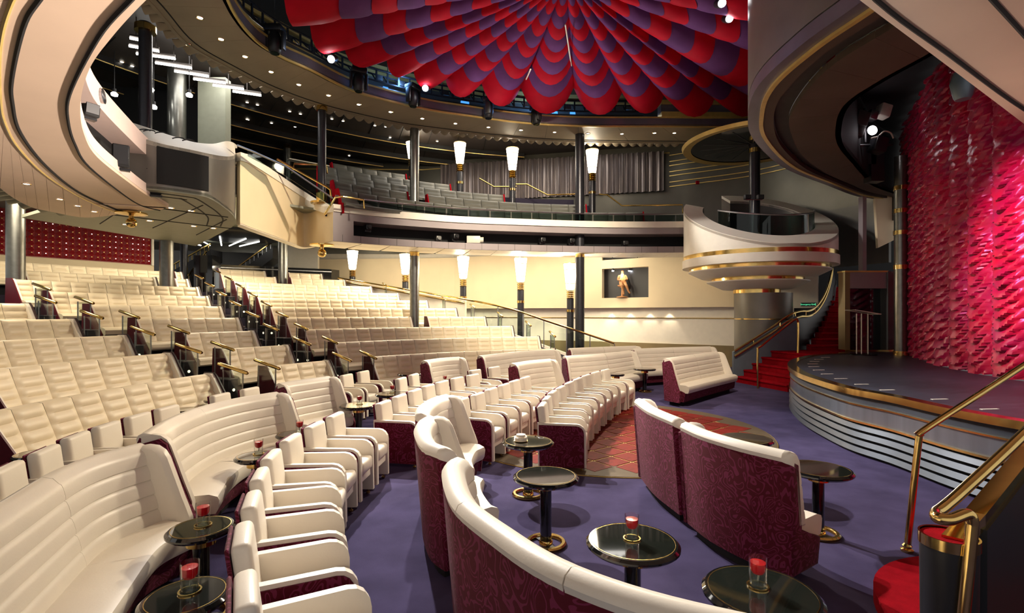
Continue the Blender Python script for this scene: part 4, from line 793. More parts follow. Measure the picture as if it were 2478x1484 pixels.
ROWS = {1: [('A', -70, 505), ('B', 635, 790), ('C', 888, 1340)], 2: [('A', -70, 405), ('B', 525, 692), ('C', 800, 1302)], 3: [('A', -70, 297), ('B', 433, 610), ('C', 728, 1238)],
        4: [('A', -70, 172), ('B', 318, 572), ('C', 683, 992), ('D', 1030, 1172)], 5: [('A', -70, 62), ('B', 208, 531), ('C', 648, 1102)], 6: [('B', 108, 500), ('C', 618, 1032)],
        7: [('B', 22, 476), ('C', 590, 962)], 8: [('B', 50, 373), ('E', 418, 452), ('C', 562, 897)], 9: [('B', -70, 390), ('E', 418, 437), ('C', 530, 665), ('D', 700, 833)], 10: [('C', 525, 640), ('D', 695, 778)]}
BLK_ = {'A': 'block at the near left below the beige balcony', 'B': 'middle block between the two stepped aisles', 'C': 'wide block beside the lamp ramp', 'D': 'short piece right of the dark column', 'E': 'short piece beside the green column'}
for k, secs in ROWS.items():
    for blk, u0, u1 in secs:
        R = row_R(k); bench(R, row_ang(u0, R), row_ang(u1, R), row_f(k), f'cream quilted bench, {ORD[k-1]} row up, {BLK_[blk]}', 'cream theatre benches', cm, sm, WP, 'dark_shell', wing_me)
# grey balcony benches
gcm = cushion_mesh('back_cushion', 0.66, 'grey_leather', 0.32, 0.78, 0.22, 0.05, 3); gsm = seat_mesh('seat_cushion', 0.66, 'grey_leather', 0.2, 0.6, 0.2, 0.32)
mb = MB(); mb.slab([(-0.12, 0.0), (-0.10, 0.80), (0.10, 0.80), (0.30, 0.34), (0.45, 0.3), (0.45, 0.0)], -0.02, 0.02); gend = mb.mesh('end_panel', 'red_carpet')
for k, secs in {0: [(815, 1556)], 1: [(803, 984), (1032, 1417)], 2: [(770, 1218)], 3: [(770, 1088)], 4: [(801, 981)]}.items():
    for j, (u0, u1) in enumerate(secs):
        R = BR[k]; f = BZ[k] - 0.78; th0, th1 = row_ang(u0, R), row_ang(u1, R); ln = R * (th0 - th1); n = max(1, int(round(ln / 0.66))); dt = (th0 - th1) / n
        b = thing('balcony_bench', f'grey leather balcony bench, {ORD[k]} row up' + ('' if len(secs) == 1 else (', left of the steel column' if j == 0 else ', right of the steel column')), 'bench', on_arc(R, (th0 + th1) / 2, f), 0, 'grey balcony benches')
        mb = MB(); mb.sweep(arc(C, R, th0, th1, n + 2), [(-0.12, f), (-0.09, f + 0.77), (0.0, f + 0.785), (0.15, f + 0.3), (0.15, f)], side=-1); wput('back_shell', mb.mesh('back_shell', 'dark_grey_panel'), b)
        for i in range(n):
            t = th0 - (i + 0.5) * dt; sy = R * dt / 0.66
            wput('back_cushion', gcm, b, on_arc(R, t, f), t + PI, (1, sy * 0.97, 1)); wput('seat_cushion', gsm, b, on_arc(R, t, f), t + PI, (1, sy * 0.96, 1))
        for t in (th0, th1): wput('end_panel', gend, b, on_arc(R, t, f), t + PI)
# ------------------------------------------------------------------ aisle screens of glass with brass rails
ASC = thing('aisle_screen', 'x', 'screen', (0, 0, 0))     # local x points down the aisle
mb = MB(); mb.box((0.30, 0, 0.66), (0.46, 0.012, 0.70)); put('glass_pane', mb.mesh('glass_pane', 'clear_glass'), ASC)
mb = MB(); mb.tube([(-0.02, 0, 1.13), (0.0, 0, 1.125), (0.60, 0, 0.98), (0.62, 0, 0.975)], [0.02, 0.032, 0.032, 0.02], 10); put('brass_rail', mb.mesh('brass_rail', 'brass', True), ASC)
for xx in (0.09, 0.51): mb = MB(); mb.box((xx, 0, 0.55), (0.014, 0.02, 0.95)); put('post', mb.mesh('post', 'steel'), ASC)
mb = MB(); mb.rbox((0.34, 0.0, 0.20), (0.52, 0.22, 0.40), 0.012, 1); cab = put('cabinet', mb.mesh('cabinet', 'black', True), ASC)
mb = MB(); mb.box((0.34, 0.0, 0.405), (0.54, 0.24, 0.02)); put('cabinet_top', mb.mesh('cabinet_top', 'steel'), cab)
mb = MB(); mb.tube([(0.34, -0.112, 0.2), (0.34, -0.118, 0.2)], 0.03, 10); mb.tube([(0.605, 0.0, 0.2), (0.61, 0.0, 0.2)], 0.03, 10); put('step_light', mb.mesh('step_light', 'step_glow'), cab)
first = True
def screen(k, u, label):
    global first
    R = row_R(k); t = row_ang(u, R - 0.1); o = ASC if first else copy_tree(ASC); first = False
    o.location = on_arc(R - 0.1, t, row_f(k)); o.rotation_euler = (0, 0, t + PI); tag(o, label, 'screen', 'glass aisle screens')
for k, u in zip(range(1, 10), (872, 781, 713, 669, 633, 600, 571, 544, 517)): screen(k, u, f'glass aisle screen with brass rail, {ORD[k-1]} row up, ramp side of the far aisle')
for k, u in zip(range(1, 9), (806, 712, 638, 596, 556, 524, 497, 473)): screen(k, u, f'glass aisle screen with brass rail, {ORD[k-1]} row up, near side of the far aisle')
for k, u in zip(range(1, 7), (617, 512, 408, 290, 182, 80)): screen(k, u, f'glass aisle screen with brass rail, {ORD[k-1]} row up, far side of the near aisle')
for k, u in zip(range(1, 6), (530, 427, 318, 196, 86)): screen(k, u, f'glass aisle screen with brass rail, {ORD[k-1]} row up, near side of the near aisle')
for k, u in zip((2, 3, 4, 5, 6, 8), (1330, 1272, 1204, 1138, 1068, 926)): screen(k, u, f'glass screen with brass rail at the ramp end of the {ORD[k-1]} row up')
# ------------------------------------------------------------------ armchairs
AC = thing('armchair', 'x', 'chair', (0, 0, 0))
sil = [(-0.29, 0.04), (-0.30, 0.60)] + [(0.20 + 0.12 * math.sin(t), 0.48 + 0.12 * math.cos(t)) for t in (0.0, 0.4, 0.8, 1.2, 1.57)] + [(0.325, 0.05), (0.17, 0.05), (0.15, 0.20), (-0.18, 0.20), (-0.20, 0.04)]
sil2 = [(-0.27, 0.05), (-0.28, 0.575)] + [(0.20 + 0.095 * math.sin(t), 0.48 + 0.095 * math.cos(t)) for t in (0.0, 0.4, 0.8, 1.2, 1.57)] + [(0.30, 0.05)]
for sg in (-1, 1):
    mb = MB(); mb.slab(sil, sg * 0.172, sg * 0.220); arm = put('arm', mb.mesh('arm', 'white_leather'), AC)
    mb = MB(); mb.slab(sil2, sg * 0.219, sg * 0.231); put('side_panel', mb.mesh('side_panel', 'burgundy'), arm)
mb = MB(); mb.rbox((0.05, 0, 0.37), (0.56, 0.34, 0.15), 0.045, 3); put('seat_cushion', mb.mesh('seat_cushion', 'white_leather', True), AC)
mb = MB(); mb.rbox((0.06, 0, 0.255), (0.48, 0.34, 0.09), 0.015, 1); put('seat_frame', mb.mesh('seat_frame', 'white_leather', True), AC)
mb = MB(); mb.rbox((-0.235, 0, 0.565), (0.10, 0.37, 0.50), 0.035, 3, ry=-0.13); bkr = put('backrest', mb.mesh('backrest', 'white_leather', True), AC)
mb = MB(); mb.rbox((-0.292, 0, 0.50), (0.02, 0.35, 0.60), 0.008, 1, ry=-0.13); put('back_panel', mb.mesh('back_panel', 'burgundy'), bkr)
for sx in (-0.25, 0.26):
    for sy in (-0.195, 0.195): mb = MB(); mb.lathe([(0.022, 0.0), (0.024, 0.015), (0.012, 0.025), (0.012, 0.05)], (sx, sy, 0), 10); put('castor', mb.mesh('castor', 'brass', True), AC)
firstc = True
def chairs(px, desc, group, Z=0.80, flip=False):
    global firstc
    P = [Vector(PZ(u, v, Z)) for u, v in px]
    for i, p in enumerate(P):
        t = (P[min(len(P) - 1, i + 1)] - P[max(0, i - 1)]).normalized(); nn = Vector((t.y, -t.x)); c = p - t * 0.13 + nn * 0.27
        o = AC if firstc else copy_tree(AC); firstc = False
        o.location = (c.x, c.y, 0.0); o.rotation_euler = (0, 0, math.atan2(nn.y, nn.x))
        tag(o, f'white armchair with burgundy sides, {ORD[i]} from the camera {desc}', 'chair', group)
chairs([(590, 1394), (587, 1272), (611, 1194), (632, 1136), (664, 1091), (714, 1052), (772, 1022), (820, 999)], 'in the nearest left row', 'armchairs beside the left aisle')
chairs([(-60, 1168), (35, 1120), (125, 1080), (200, 1047), (275, 1022), (350, 1000), (420, 982), (546, 952), (617, 938)], 'behind the curved cream sofas', 'armchairs before the front bench')
chairs([(936, 970), (974, 955), (1011, 942), (1043, 931), (1077, 922), (1114, 913), (1152, 906)], 'in the leftmost of three far rows', 'armchairs near the dance floor')
chairs([(1125, 964), (1163, 951), (1195, 939), (1225, 929), (1250, 920), (1276, 912)], 'in the middle of three far rows', 'armchairs near the dance floor')
chairs([(1314, 975), (1325, 960), (1340, 946), (1360, 935), (1381, 924), (1402, 915), (1423, 907), (1446, 900), (1469, 894)], 'in the row on the red parquet', 'armchairs near the dance floor')
chairs([(808, 914), (846, 906), (886, 898)], 'beside the short cream sofa', 'armchairs near the far benches')
chairs([(976, 914), (1006, 905)], 'of the pair behind the middle table', 'armchairs near the far benches')
chairs([(1157, 895), (1203, 888)], 'in the farthest pair among the sofas', 'armchairs near the far benches')
# ------------------------------------------------------------------ sofas
def sofa(pts, side, label, nseg, group='curved lounge sofas', ht=1.0, wings=(True, True)):
    path = spline(pts, 8); L = plen(path); m = path[len(path) // 2]
    s = thing('lounge_sofa', label, 'sofa', (m[0], m[1], 0), 0, group); fine = subpath(path, 0, L, 0.1); h = ht
    mb = MB(); mb.sweep(fine, [(0.07, 0.09), (0.0, h - 0.07), (0.02, h - 0.02), (0.10, h - 0.05), (0.17, 0.42), (0.50, 0.30), (0.52, 0.28), (0.48, 0.09)], side=side); wput('shell', mb.mesh('shell', 'burgundy', True), s)
    mb = MB(); mb.sweep(subpath(path, 0.08, L - 0.08, 0.1), [(0.12, 0.0), (0.12, 0.10), (0.42, 0.10), (0.42, 0.0)], side=side); wput('plinth', mb.mesh('plinth', 'black_matt', True), s)
    prof = [(0.005, h - 0.065), (-0.005, h - 0.03), (0.01, h + 0.0), (0.05, h + 0.018), (0.10, h + 0.005)]
    zt, zb = h - 0.03, 0.43; nch = 5
    for c in range(nch):
        for q, bu in ((0.0, 0.0), (0.07, 0.7), (0.3, 1.0), (0.7, 1.0), (0.93, 0.7)):
            f = (c + q) / nch; prof.append((0.130 + 0.13 * f + 0.014 * bu, zt + (zb - zt) * f))
    prof += [(0.27, zb), (0.15, zb), (0.08, h - 0.1)]
    for i in range(nseg):
        a, b = L * i / nseg + 0.004, L * (i + 1) / nseg - 0.004
        mb = MB(); mb.sweep(subpath(path, a, b, 0.08), prof, side=side); wput('back_cushion', mb.mesh('back_cushion', 'white_leather', True), s)
        mb = MB(); mb.sweep(subpath(path, a + 0.0, b, 0.08), [(0.18, 0.29), (0.18, 0.43), (0.30, 0.455), (0.52, 0.455), (0.585, 0.43), (0.60, 0.40), (0.59, 0.32), (0.57, 0.285)], side=side); wput('seat_cushion', mb.mesh('seat_cushion', 'white_leather', True), s)
    for e in (0, 1):
        p = Vector(fine[0 if e == 0 else -1][:2]); t = (p - Vector(fine[1 if e == 0 else -2][:2])).normalized(); nn = (Vector((-t.y, t.x)) if (side == 1) == (e == 1) else Vector((t.y, -t.x)))
        rz = math.atan2(nn.y, nn.x)
        if not wings[e]:                                # rounded end roll instead of a wing
            for pf, mm, nm in ((prof, 'white_leather', 'end_roll'), ([(0.07, 0.09), (0.0, h - 0.07), (0.02, h - 0.02), (0.10, h - 0.05), (0.17, 0.42), (0.50, 0.30), (0.52, 0.28), (0.48, 0.09)], 'burgundy', 'shell_end')):
                cx = sum(q[0] for q in pf) / len(pf); cz = sum(q[1] for q in pf) / len(pf); vs = []; m_ = len(pf)
                for k, (sh, ou) in enumerate(((1.0, -0.004), (0.97, 0.018), (0.88, 0.036), (0.70, 0.046))):
                    vs += [(p.x + nn.x * (cx + (d - cx) * sh) + t.x * ou, p.y + nn.y * (cx + (d - cx) * sh) + t.y * ou, cz + (z - cz) * (1 - (1 - sh) * 0.35)) for d, z in pf]
                mb = MB(); mb.add(vs, [(k * m_ + i, k * m_ + (i + 1) % m_, (k + 1) * m_ + (i + 1) % m_, (k + 1) * m_ + i) for k in range(3) for i in range(m_)] + [tuple(range(3 * m_, 4 * m_))]); wput(nm, mb.mesh(nm, mm, True), s)
            continue
        mb = MB(); pr = [(0.0, h - 0.07), (0.01, h - 0.03), (0.04, h - 0.005), (0.12, h + 0.008), (0.19, h - 0.002), (0.24, h - 0.035), (0.275, h - 0.09), (0.33, 0.76), (0.38, 0.62), (0.42, 0.52), (0.445, 0.45), (0.44, 0.30), (0.06, 0.30)]
        n_ = len(pr); vs = [(0.10 + (x - 0.10) * 0.84, -0.075, 0.62 + (z - 0.62) * 0.955) for x, z in pr] + [(x, -0.045, z) for x, z in pr] + [(x, 0.0, z) for x, z in pr]
        sgn = 1 if e == 1 else 1; tl = Vector((-nn.y, nn.x)); sg = 1 if tl.dot(t) > 0 else -1
        vs = [(x, y * sg, z) for x, y, z in vs]
        mb.add(vs, [tuple(range(n_)), tuple(range(3 * n_ - 1, 2 * n_ - 1, -1))] + [(r_ * n_ + (i + 1) % n_, r_ * n_ + i, (r_ + 1) * n_ + i, (r_ + 1) * n_ + (i + 1) % n_) for r_ in (0, 1) for i in range(n_)])
        wput('wing', mb.mesh('wing', 'white_leather', True), s, (p.x - t.x * 0.01, p.y - t.y * 0.01, 0), rz + 0.30 * sg)
        mb = MB(); mb.slab([(0.065, 0.09), (-0.004, h - 0.08), (0.19, h - 0.025), (0.25, h - 0.07), (0.345, 0.66), (0.425, 0.46), (0.50, 0.28), (0.48, 0.09)], -0.012 * sg, 0.022 * sg); wput('end_panel', mb.mesh('end_panel', 'burgundy'), s, (p.x, p.y, 0), rz + 0.30 * sg)
    return s
sofa([(-2.15, 1.45), (-2.45, 2.0), (-2.73, 2.7), (-2.93, 3.25), (-2.96, 3.6), (-2.88, 3.92)], -1, 'long curved cream sofa nearest the camera at the lower left', 3)
sofa([(-3.08, 4.20), (-3.28, 4.8), (-3.36, 5.4), (-3.27, 6.0), (-3.02, 6.5)], -1, 'curved cream sofa with two back sections behind the nearest one', 2)
sofa([(-3.36, 7.28), (-3.25, 7.6), (-2.95, 8.15)], -1, 'short cream sofa beyond the two long curved ones', 1)
sofa([PZ(1019, 874, 1.0), PZ(1064, 868, 1.0), PZ(1109, 865, 1.0)], -1, 'small high-backed cream sofa with burgundy end, left of the far sofas', 1)
sofa([PZ(1155, 862, 1.0), PZ(1250, 852, 1.0), PZ(1336, 847, 1.0)], -1, 'wide cream sofa directly before the front bench row', 2)
sofa([PZ(1232, 881, 1.0), PZ(1280, 874, 1.0), PZ(1327, 870, 1.0)], -1, 'small cream sofa behind the middle far armchair row', 1)
sofa([(1.6, 14.72), (2.6, 15.3), (3.8, 15.85)], -1, 'long cream sofa at the foot of the dark columns', 2)
sofa([PZ(1361, 863, 1.0), PZ(1443, 858, 1.0), PZ(1519, 850, 1.0)], -1, 'two section cream sofa behind the parquet armchairs', 2)
sofa([(3.38, 14.5), (4.65, 15.1), (6.0, 15.6)], -1, 'long low cream sofa against the olive wainscot', 2)
sofa([PZ(1604, 869, 1.0), PZ(1668, 860, 1.0), PZ(1729, 852, 1.0)], -1, 'white two seat sofa with burgundy side near the red stair', 2)
sofa([(-0.97, 5.12), (-1.02, 5.5), (-0.98, 6.0), (-0.85, 6.3)], -1, 'white sofa with rounded back facing the ashtray table', 1, wings=(False, True))
sofa([(-0.55, 3.75), (-0.70, 3.95), (-0.84, 4.4), (-0.88, 4.75), (-0.85, 4.98)], -1, 'short burgundy backed sofa left of the three round tables', 1, wings=(False, True))
sofa([(-0.43, 3.52), (-0.45, 3.3), (-0.32, 2.74), (-0.06, 2.28), (0.11, 2.04), (0.30, 1.86), (0.55, 1.70), (0.95, 1.52)], 1, 'long curved burgundy backed sofa in the foreground centre', 3, wings=(False, False))
sofa([(1.52, 4.85), (1.43, 5.4), (1.43, 5.98)], -1, 'burgundy backed sofa beside the red parquet, farther of the pair', 1, wings=(False, True))
sofa([(1.93, 3.66), (1.74, 3.95), (1.59, 4.3), (1.53, 4.66)], -1, 'large burgundy patterned sofa back right of the centre tables', 1, wings=(False, True))
# ------------------------------------------------------------------ round tables and candles
def table_proto(r, h=0.60):
    t = thing('cocktail_table', 'x', 'table', (0, 0, 0))
    mb = MB(); mb.lathe([(r * 0.55, h - 0.045), (r - 0.02, h - 0.045), (r, h - 0.028), (r, h - 0.016), (r - 0.016, h - 0.001)], n=40); tt = put('table_top', mb.mesh('table_top', 'black_gloss', True), t)
    mb = MB(); mb.lathe([(0.0, h), (r - 0.03, h), (r - 0.03, h - 0.004), (0.0, h - 0.004)], n=40, close=False); put('glass_inlay', mb.mesh('glass_inlay', 'table_glass', True), tt)
    mb = MB(); mb.lathe([(r - 0.033, h - 0.003), (r - 0.033, h + 0.001), (r - 0.029, h + 0.001), (r - 0.029, h - 0.003)], n=40, close=False); put('brass_inlay', mb.mesh('brass_inlay', 'brass'), tt)
    mb = MB(); mb.lathe([(0.09, h - 0.11), (0.09, h - 0.045)], n=20); put('collar', mb.mesh('collar', 'brass', True), t)
    mb = MB(); mb.lathe([(0.05, 0.02), (0.05, h - 0.1)], n=18); put('column', mb.mesh('column', 'black_gloss', True), t)
    mb = MB(); mb.lathe([(0.06, 0.0), (0.06, 0.03), (0.053, 0.04)], n=18); put('foot_collar', mb.mesh('foot_collar', 'brass', True), t)
    mb = MB(); mb.lathe([(0.13, 0.0), (0.175, 0.0), (0.178, 0.02), (0.165, 0.032), (0.14, 0.032), (0.13, 0.02), (0.13, 0.0)], n=32, close=False); put('base_ring', mb.mesh('base_ring', 'brass', True), t)
    mb = MB(); mb.box((0.0, 0, 0.008), (0.30, 0.05, 0.012)); put('base_bar', mb.mesh('base_bar', 'black'), t)
    return t
big = table_proto(0.285); small = table_proto(0.205); used = {id(big): False, id(small): False}
def table(u, v, proto, label):
    x, y = PZ(u, v, 0.6); o = proto if not used[id(proto)] else copy_tree(proto); used[id(proto)] = True
    o.location = (x, y, 0); o.rotation_euler = (0, 0, random.uniform(0, 3)); tag(o, label, 'table', 'round black cocktail tables'); return (x, y)
vt = thing('votive_candle', 'x', 'candle', (0, 0, 0))
mb = MB(); mb.lathe([(0.040, 0.006), (0.044, 0.15), (0.0405, 0.15), (0.037, 0.012)], n=24, close=False); gc = put('glass_cup', mb.mesh('glass_cup', 'votive_glass', True), vt)
mb = MB(); mb.lathe([(0.012, 0.062), (0.03, 0.072), (0.0375, 0.09), (0.039, 0.125), (0.0, 0.127)], n=20); put('red_wax', mb.mesh('red_wax', 'red_wax', True), gc)
mb = MB(); mb.lathe([(0.046, 0.0), (0.053, 0.0), (0.054, 0.007), (0.046, 0.007), (0.046, 0.0)], n=24, close=False); put('coaster', mb.mesh('coaster', 'brass', True), vt)
mb = MB(); mb.lathe([(0.034, 0.008), (0.035, 0.03)], n=20); put('glass_base', mb.mesh('glass_base', 'clear_glass', True), vt)
mb = MB(); mb.tube([(0.0, 0, 0.03), (0.006, 0, 0.07)], 0.005, 6); put('stem', mb.mesh('stem', 'green_soffit'), gc)
vused = False
def votive(xy, label, dx=0.0, dy=0.04):
    global vused
    o = vt if not vused else copy_tree(vt); vused = True; o.location = (xy[0] + dx, xy[1] + dy, 0.601); tag(o, label, 'candle', 'red candles in glass on the tables')
t1 = table(1843, 1430, big, 'black round table nearest the camera at the lower right'); votive(t1, 'red candle on the table nearest the lower right corner')
t2 = table(1531, 1308, big, 'black round table with candle in the right foreground'); votive(t2, 'red candle on the table left of the large burgundy sofa', 0.0, 0.02)
table(1321, 1150, big, 'empty black round table in the centre on the blue carpet')
t4 = table(1278, 1067, big, 'black round table holding a white ashtray')
table(1806, 1060, big, 'black round table behind the large burgundy sofa, by the parquet'); table(1980, 1133, big, 'black round table right of the large burgundy sofa')
t7 = table(487, 1275, small, 'small black table between near sofa and armchairs, second from the camera'); votive(t7, 'red candle on the second small table from the camera', 0.0, 0.02)
t8 = table(450, 1440, small, 'small black table nearest the camera at the lower left'); votive(t8, 'red candle nearest the camera at the lower left', 0.0, 0.03)
t9 = table(621, 1102, small, 'small black table before the second curved sofa'); votive(t9, 'red candle before the second curved sofa', 0.0, 0.04)
t10 = table(712, 1049, small, 'small black table hidden behind the far left armchairs'); votive(t10, 'red candle seen over the far left armchairs', 0.05, 0.03)
t11 = table(868, 980, big, 'black round table beyond the left armchairs, with candle'); votive(t11, 'red candle on the nearer middle table')
t12 = table(948, 952, big, 'black round table with candle among the far armchairs'); votive(t12, 'red candle on the table among the far armchairs')
t13 = table(1076, 926, big, 'black round table with candle beside the small high-backed sofa'); votive(t13, 'red candle beside the small high-backed sofa')
table(991, 904, big, 'black round table before the front bench row'); table(1560, 892, big, 'black round table standing alone before the long low sofa'); table(1130, 906, small, 'small table peeping between the far armchairs'); table(1490, 905, small, 'small dark table behind the last parquet armchair')
for i, (u, v) in enumerate(((92, 1096), (213, 1056), (323, 1026), (450, 990), (527, 966))): table(u, v, small, f'small black table along the front bench, {ORD[i]} from the camera')
x, y = t4; ash = thing('ashtray', 'white square ashtray on a brass saucer on the round table', 'ashtray', (x - 0.08, y - 0.02, 0.601))
mb = MB(); mb.lathe([(0.04, 0.0), (0.075, 0.003), (0.077, 0.008), (0.04, 0.008)], n=28); put('saucer', mb.mesh('saucer', 'brass', True), ash)
mb = MB(); mb.lathe([(0.068, 0.008), (0.066, 0.045), (0.06, 0.048), (0.05, 0.02), (0, 0.02)], n=28, close=False); put('bowl', mb.mesh('bowl', 'white_leather', True), ash)
mb = MB(); mb.lathe([(0.045, 0.05), (0.052, 0.075), (0.0, 0.08)], n=28); put('lid', mb.mesh('lid', 'white_leather', True), ash)
# ------------------------------------------------------------------ parquet dance floor
df = thing('dance_floor', 'round red diamond parquet dance floor with brown border', 'dance floor', (1.6, 8.9, 0)); df['kind'] = 'structure'
mb = MB(); mb.lathe([(2.24, 0.004), (2.24, 0.019), (2.68, 0.017), (2.68, 0.0)], n=72, close=False); put('border', mb.mesh('border', 'wood_border'), df)
mb = MB(); mb.lathe([(2.3, 0.001), (2.3, 0.0142), (0, 0.0142)], n=72, close=False); put('brass_joints', mb.mesh('brass_joints', 'gold_paint'), df)
for r_ in (2.66,): mb = MB(); mb.lathe([(r_, 0.0), (r_, 0.012), (r_ + 0.03, 0.012), (r_ + 0.03, 0.0)], n=72, close=False); put('brass_edge', mb.mesh('brass_edge', 'gold_paint'), df)
g = 0.36; mb = MB(); mb.box((0, 0, 0.006), (g - 0.032, g - 0.032, 0.012)); tile_me = mb.mesh('parquet_tile', 'wood_tile')
ang = math.radians(38)
for i in range(-7, 8):
    for j in range(-7, 8):
        x, y = i * g, j * g; X = x * math.cos(ang) - y * math.sin(ang); Y = x * math.sin(ang) + y * math.cos(ang)
        if math.hypot(X, Y) < 2.34: put('parquet_tile', tile_me, df, (X, Y, 0.009 + 0.0005 * ((i + j) % 2)), ang)
# ------------------------------------------------------------------ columns
def column(x, y, z0, z1, r, label, m='column_dark', caps=((0, 0),), base=None):
    c = thing('round_column', label, 'column', (x, y, z0), 0, None)
    mb = MB(); mb.lathe([(r, 0), (r, z1 - z0)], n=20); put('shaft', mb.mesh('shaft', m, True), c)
    for zz in caps: mb = MB(); mb.lathe([(r * zz[1], 0), (r * zz[1], 0.14)], n=20); put('brass_collar', mb.mesh('brass_collar', 'brass', True), c, (0, 0, zz[0] - z0))
    if base:
        mb = MB(); mb.lathe([(r * 2.6, -0.02), (r * 2.7, 0.03), (r * 1.3, 0.06), (r * 1.35, 0.30), (r * 1.05, 0.34)], n=24); put('brass_foot', mb.mesh('brass_foot', 'brass', True), c)
    return c
y = 17.72; column((1003 - 1239) / K * y, y, row_f(4), 8.41, 0.16, 'tall steel column rising through the fourth bench row and the balcony', 'column_steel', ((4.0, 1.06),))
y = 18.3; column((1403 - 1239) / K * y, y, 0.25, 8.41, 0.165, 'tall dark column standing in front of the rightmost lamp', 'column_dark', ((4.02, 1.04),))
x, y = PZ(779, 591, ZB); column(x, y, 5.42, 8.41, 0.125, 'dark column with brass foot on the corner of the balcony', 'column_dark', ((8.27, 1.3),), True)
pd = thing('brass_pendant', 'brass ball pendant under the corner of the balcony', 'pendant', (x, y, ZB))
mb = MB(); mb.lathe([(0.36, -0.01), (0.36, -0.05), (0.06, -0.09), (0.06, -0.16)], n=28); put('rose', mb.mesh('rose', 'brass', True), pd)
mb = MB(); mb.lathe([(0.03, -0.40)] + [(0.13 * math.sin(t), -0.28 - 0.13 * math.cos(t)) for t in (0.4, 0.8, 1.2, 1.57, 2.0, 2.4, 2.8)], n=20); put('ball', mb.mesh('ball', 'brass', True), pd)
x2, y2 = PZ(318, 514, ZB); pd2 = copy_tree(pd); pd2.location = (x2, y2, ZB); tag(pd2, 'brass ball pendant under the end of the beige balcony', 'pendant'); pd2.scale = (0.8, 0.8, 0.8)
y = 8.8 * 1.3; column((352 - 1239) / K * y, y, 5.75, 8.5, 0.13, 'dark column with brass collars behind the beige balcony', 'column_dark', ((8.3, 1.6),), True)
y = 17.0; column((1826 - 1239) / K * y, y, 4.0, 7.62, 0.17, 'dark column standing inside the opera box', 'column_dark', ((7.35, 1.06), (4.55, 1.06)))
for u, R, lab in ((403, 16.95, 'green grey column behind the seventh bench row'), (38, 16.95, 'green grey column at the far left edge'), (685, 19.3, 'green grey column at the gap in the top bench row')):
    t = row_ang(u, R); p = on_arc(R, t); k = int((R - 9.1) / 1.235) + 1; column(p[0], p[1], row_f(k), 5.25, 0.185, lab, 'column_steel', ((5.12, 1.04),))
y = 21.5; column((445 - 1239) / K * y, y, 2.4, 5.25, 0.14, 'thin dark column beside the distant stairs', 'column_dark', ((5.1, 1.05),))
y = 22; column((695 - 1239) / K * y, y, 7.4, 9.3, 0.16, 'short column behind the balcony ceiling beams', 'column_steel', ((9.1, 1.05),))
y = 15.0; column((428 - 1239) / K * y, y, 5.6, 9.3, 0.24, 'pale round column in the dark room above the booth', 'column_steel', ())
# ------------------------------------------------------------------ torch lamps
def torch(u, y, v_top, hs, zfloor, label, e=45):
    x = (u - 1239) / K * y; zt = EYE - (v_top - HZ) * y / K; h = hs; zb = zt - h
    t = thing('torch_lamp', label, 'lamp', (x, y, zfloor), 0, 'torch lamps'); B = zb - zfloor
    mb = MB(); mb.lathe([(0.13, 0.0), (0.13, B - 0.35)], n=18); put('post', mb.mesh('post', 'column_dark', True), t)
    mb = MB()
    for k in range(5): mb.lathe([(0.12, B - 0.36 + k * 0.07), (0.155, B - 0.34 + k * 0.07), (0.12, B - 0.31 + k * 0.07)], n=18)
    put('brass_fins', mb.mesh('brass_fins', 'brass', True), t)
    mb = MB(); mb.lathe([(0.142, B - 0.85), (0.142, B - 0.76)], n=18); put('brass_band', mb.mesh('brass_band', 'brass', True), t)
    for a, b in ((0.0, 0.2), (0.22, 0.74), (0.76, 1.0)):
        mb = MB(); mb.lathe([(0.15 + 0.10 * a, B + a * h), (0.15 + 0.10 * b, B + b * h)], n=24); shd = put('shade', mb.mesh('shade', 'shade_glow', True), t)
    for a in (0.21, 0.75, 1.0):
        mb = MB(); mb.lathe([(0.155 + 0.10 * a, B + a * h - 0.012), (0.165 + 0.10 * a, B + a * h), (0.155 + 0.10 * a, B + a * h + 0.012)], n=24); put('shade_ring', mb.mesh('shade_ring', 'brass', True), shd)
    o = lamp('POINT', 'torch_light', (0, 0, 0), None, e, WARM, 0.12); o.parent = t; o.location = (0.30 * (1 if u < 1000 else -0.4), -0.32, B + 0.5 * h)
    return t
torch(1380, 19.0, 638, 0.95, 0.2, 'glowing torch lamp half hidden by the dark column', 80); torch(1260, 20.0, 625, 0.9, 0.9, 'glowing torch lamp beside the glass ramp rail', 90)
torch(1121, 21.0, 621, 0.88, 1.4, 'glowing torch lamp above the middle of the ramp', 90); torch(981, 22.0, 615, 0.85, 1.9, 'glowing torch lamp left of the steel column below the balcony', 80); torch(853, 23.0, 607, 0.82, 2.4, 'farthest glowing torch lamp at the top of the ramp', 60)
torch(1113, 21.0, 347, 0.82, 6.7, 'glowing torch lamp in the balcony before the left of the drape', 40); torch(1240, 20.5, 360, 0.84, 6.4, 'glowing torch lamp in the middle of the balcony', 40); torch(1433, 20.0, 364, 0.86, 5.9, 'glowing torch lamp at the stage end of the balcony', 40); torch(997, 21.2, 345, 0.66, 7.4, 'torch lamp half hidden behind the steel balcony column', 25)
